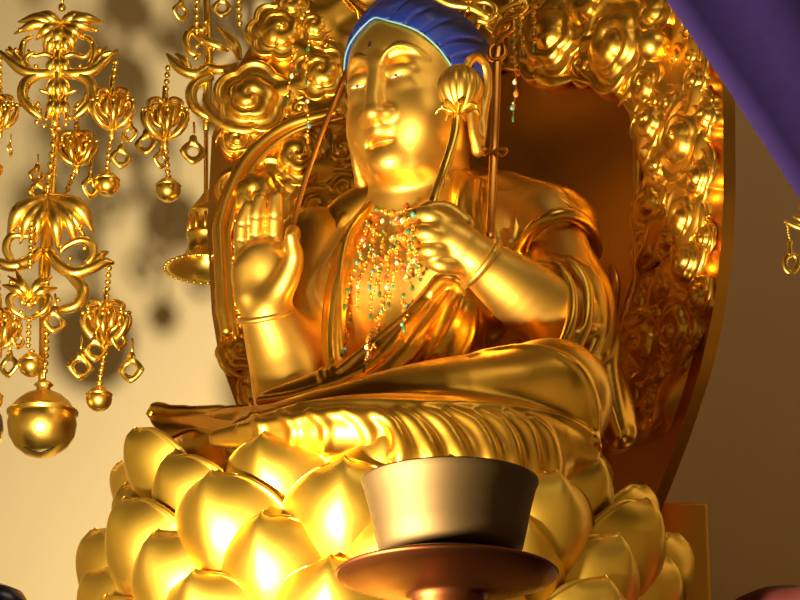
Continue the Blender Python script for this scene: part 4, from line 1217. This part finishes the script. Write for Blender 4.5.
js = MB().lathe([(0, zj), (44 * u, zj), (46 * u, zj - .01), (30 * u, zj - .04), (22 * u, zj - .3), (24 * u, .2), (60 * u, .04), (64 * u, 0), (0, 0)], (vz[0], vz[1], 0), 40).build('jar_stand', M['lacquer'])
tag(js, 'slender dark lacquer stand carrying the dark jar at the lower left', 'stand')
# what shows of a dark blue round thing at the left edge, and red cloth at the lower right corner
YL = -1.3; u = pxs(YL); c = P(-31, 428, YL)  # unidentified blue thing; its full ball shape and chain are added
lan = empty('blue_hanging_ball', tuple(c), 'dark blue rounded hanging ornament of which only a sliver shows at the left edge', 'lantern')
rig(lan)
MB().lathe([(0, 33 * u), (12 * u, 32 * u), (24 * u, 25 * u), (32 * u, 12 * u), (34 * u, 0), (32 * u, -12 * u), (24 * u, -25 * u), (12 * u, -32 * u), (0, -33 * u)], c, 40).build('globe', M['indigo'], lan)
chain('hanging_chain', YL, [(-31, 394), (-31, 200), (-31, -100), (-31, -640)], 3, lan, 9)
M['red'] = plain('red_cloth', (.09, .012, .010), .8, noise=.2, scale=30)
b_ = P(872, 652, -.02); n_ = 24; Gc = np.zeros((n_, 40, 3))
for i, t in enumerate(np.linspace(-.5 * PI, .5 * PI, n_)):
    for j, a in enumerate(np.arange(40) * 2 * PI / 40):
        ca, sa = math.cos(a), math.sin(a); q = (abs(ca) ** 5 + abs(sa) ** 5) ** -.2
        r = math.cos(t) ** .4 if abs(t) < 1.55 else 0
        Gc[i, j] = b_ + TX * (.16 * q * ca * r) + NX * (.16 * q * sa * r) + KX * (.075 * math.copysign(abs(math.sin(t)) ** .6, t) + .004 * math.sin(9 * a))
zlow = Gc[..., 2].min()
cu_ = MB().grid(Gc, cv=True).build('red_cushion', M['red'])
tag(cu_, 'red cloth cushion just showing at the lower right corner', 'cushion')
st = MB().box((b_[0], b_[1], (zlow + ZO - .80) / 2), (.13, .13, (zlow - ZO + .80) / 2), np.stack([TX, NX, KX])).build('cushion_stand', M['lacquer'])
tag(st, 'dark lacquer stand under the red cushion at the lower right', 'stand'); bevel(st, .006)
# ------------------------------------------------------------------ camera, light
cam = bpy.data.cameras.new('camera'); co = bpy.data.objects.new('camera', cam); COL.objects.link(co)
cam.sensor_fit = 'HORIZONTAL'; cam.sensor_width = 36.0; cam.lens = 36.0 * FPX / 800.0
cam.clip_start = .05; cam.clip_end = 60
co.matrix_world = Matrix(((RGT[0], UPV[0], -FWD[0], CAM[0]), (RGT[1], UPV[1], -FWD[1], CAM[1]), (RGT[2], UPV[2], -FWD[2], CAM[2]), (0, 0, 0, 1)))
scene.camera = co

def lamp(name, kind, loc, power, col, size=.1, aim=None, spot=60, blend=.5, size_y=None):
    l = bpy.data.lights.new(name, kind); l.energy = power; l.color = col
    if kind == 'AREA':
        l.shape = 'RECTANGLE' if size_y else 'SQUARE'; l.size = size
        if size_y: l.size_y = size_y
    else: l.shadow_soft_size = size
    if kind == 'SPOT': l.spot_size = math.radians(spot); l.spot_blend = blend
    o = bpy.data.objects.new(name, l); COL.objects.link(o); o.location = loc
    if aim is not None:
        o.rotation_euler = (Vector(aim) - Vector(loc)).to_track_quat('-Z', 'Y').to_euler()
    return o
lamp('altar_lamp', 'SPOT', (-.47, -1.00, ZO - .73), 230, (1, .78, .46), .04, (-.05, 0, ZO - .05), 95, .6)
lamp('ceiling_lamp', 'AREA', (.9, -1.2, ZO + 1.3), 5, (1, .8, .5), .8, (0, 0, ZO))

w = bpy.data.worlds.new('World'); scene.world = w; w.use_nodes = True
w.node_tree.nodes['Background'].inputs[0].default_value = (1, .62, .22, 1)
w.node_tree.nodes['Background'].inputs[1].default_value = .23
vs = scene.view_settings
vs.view_transform = 'Standard'; vs.look = 'None'; vs.gamma = 1.0; vs.use_curve_mapping = False
vs.exposure = 0.1
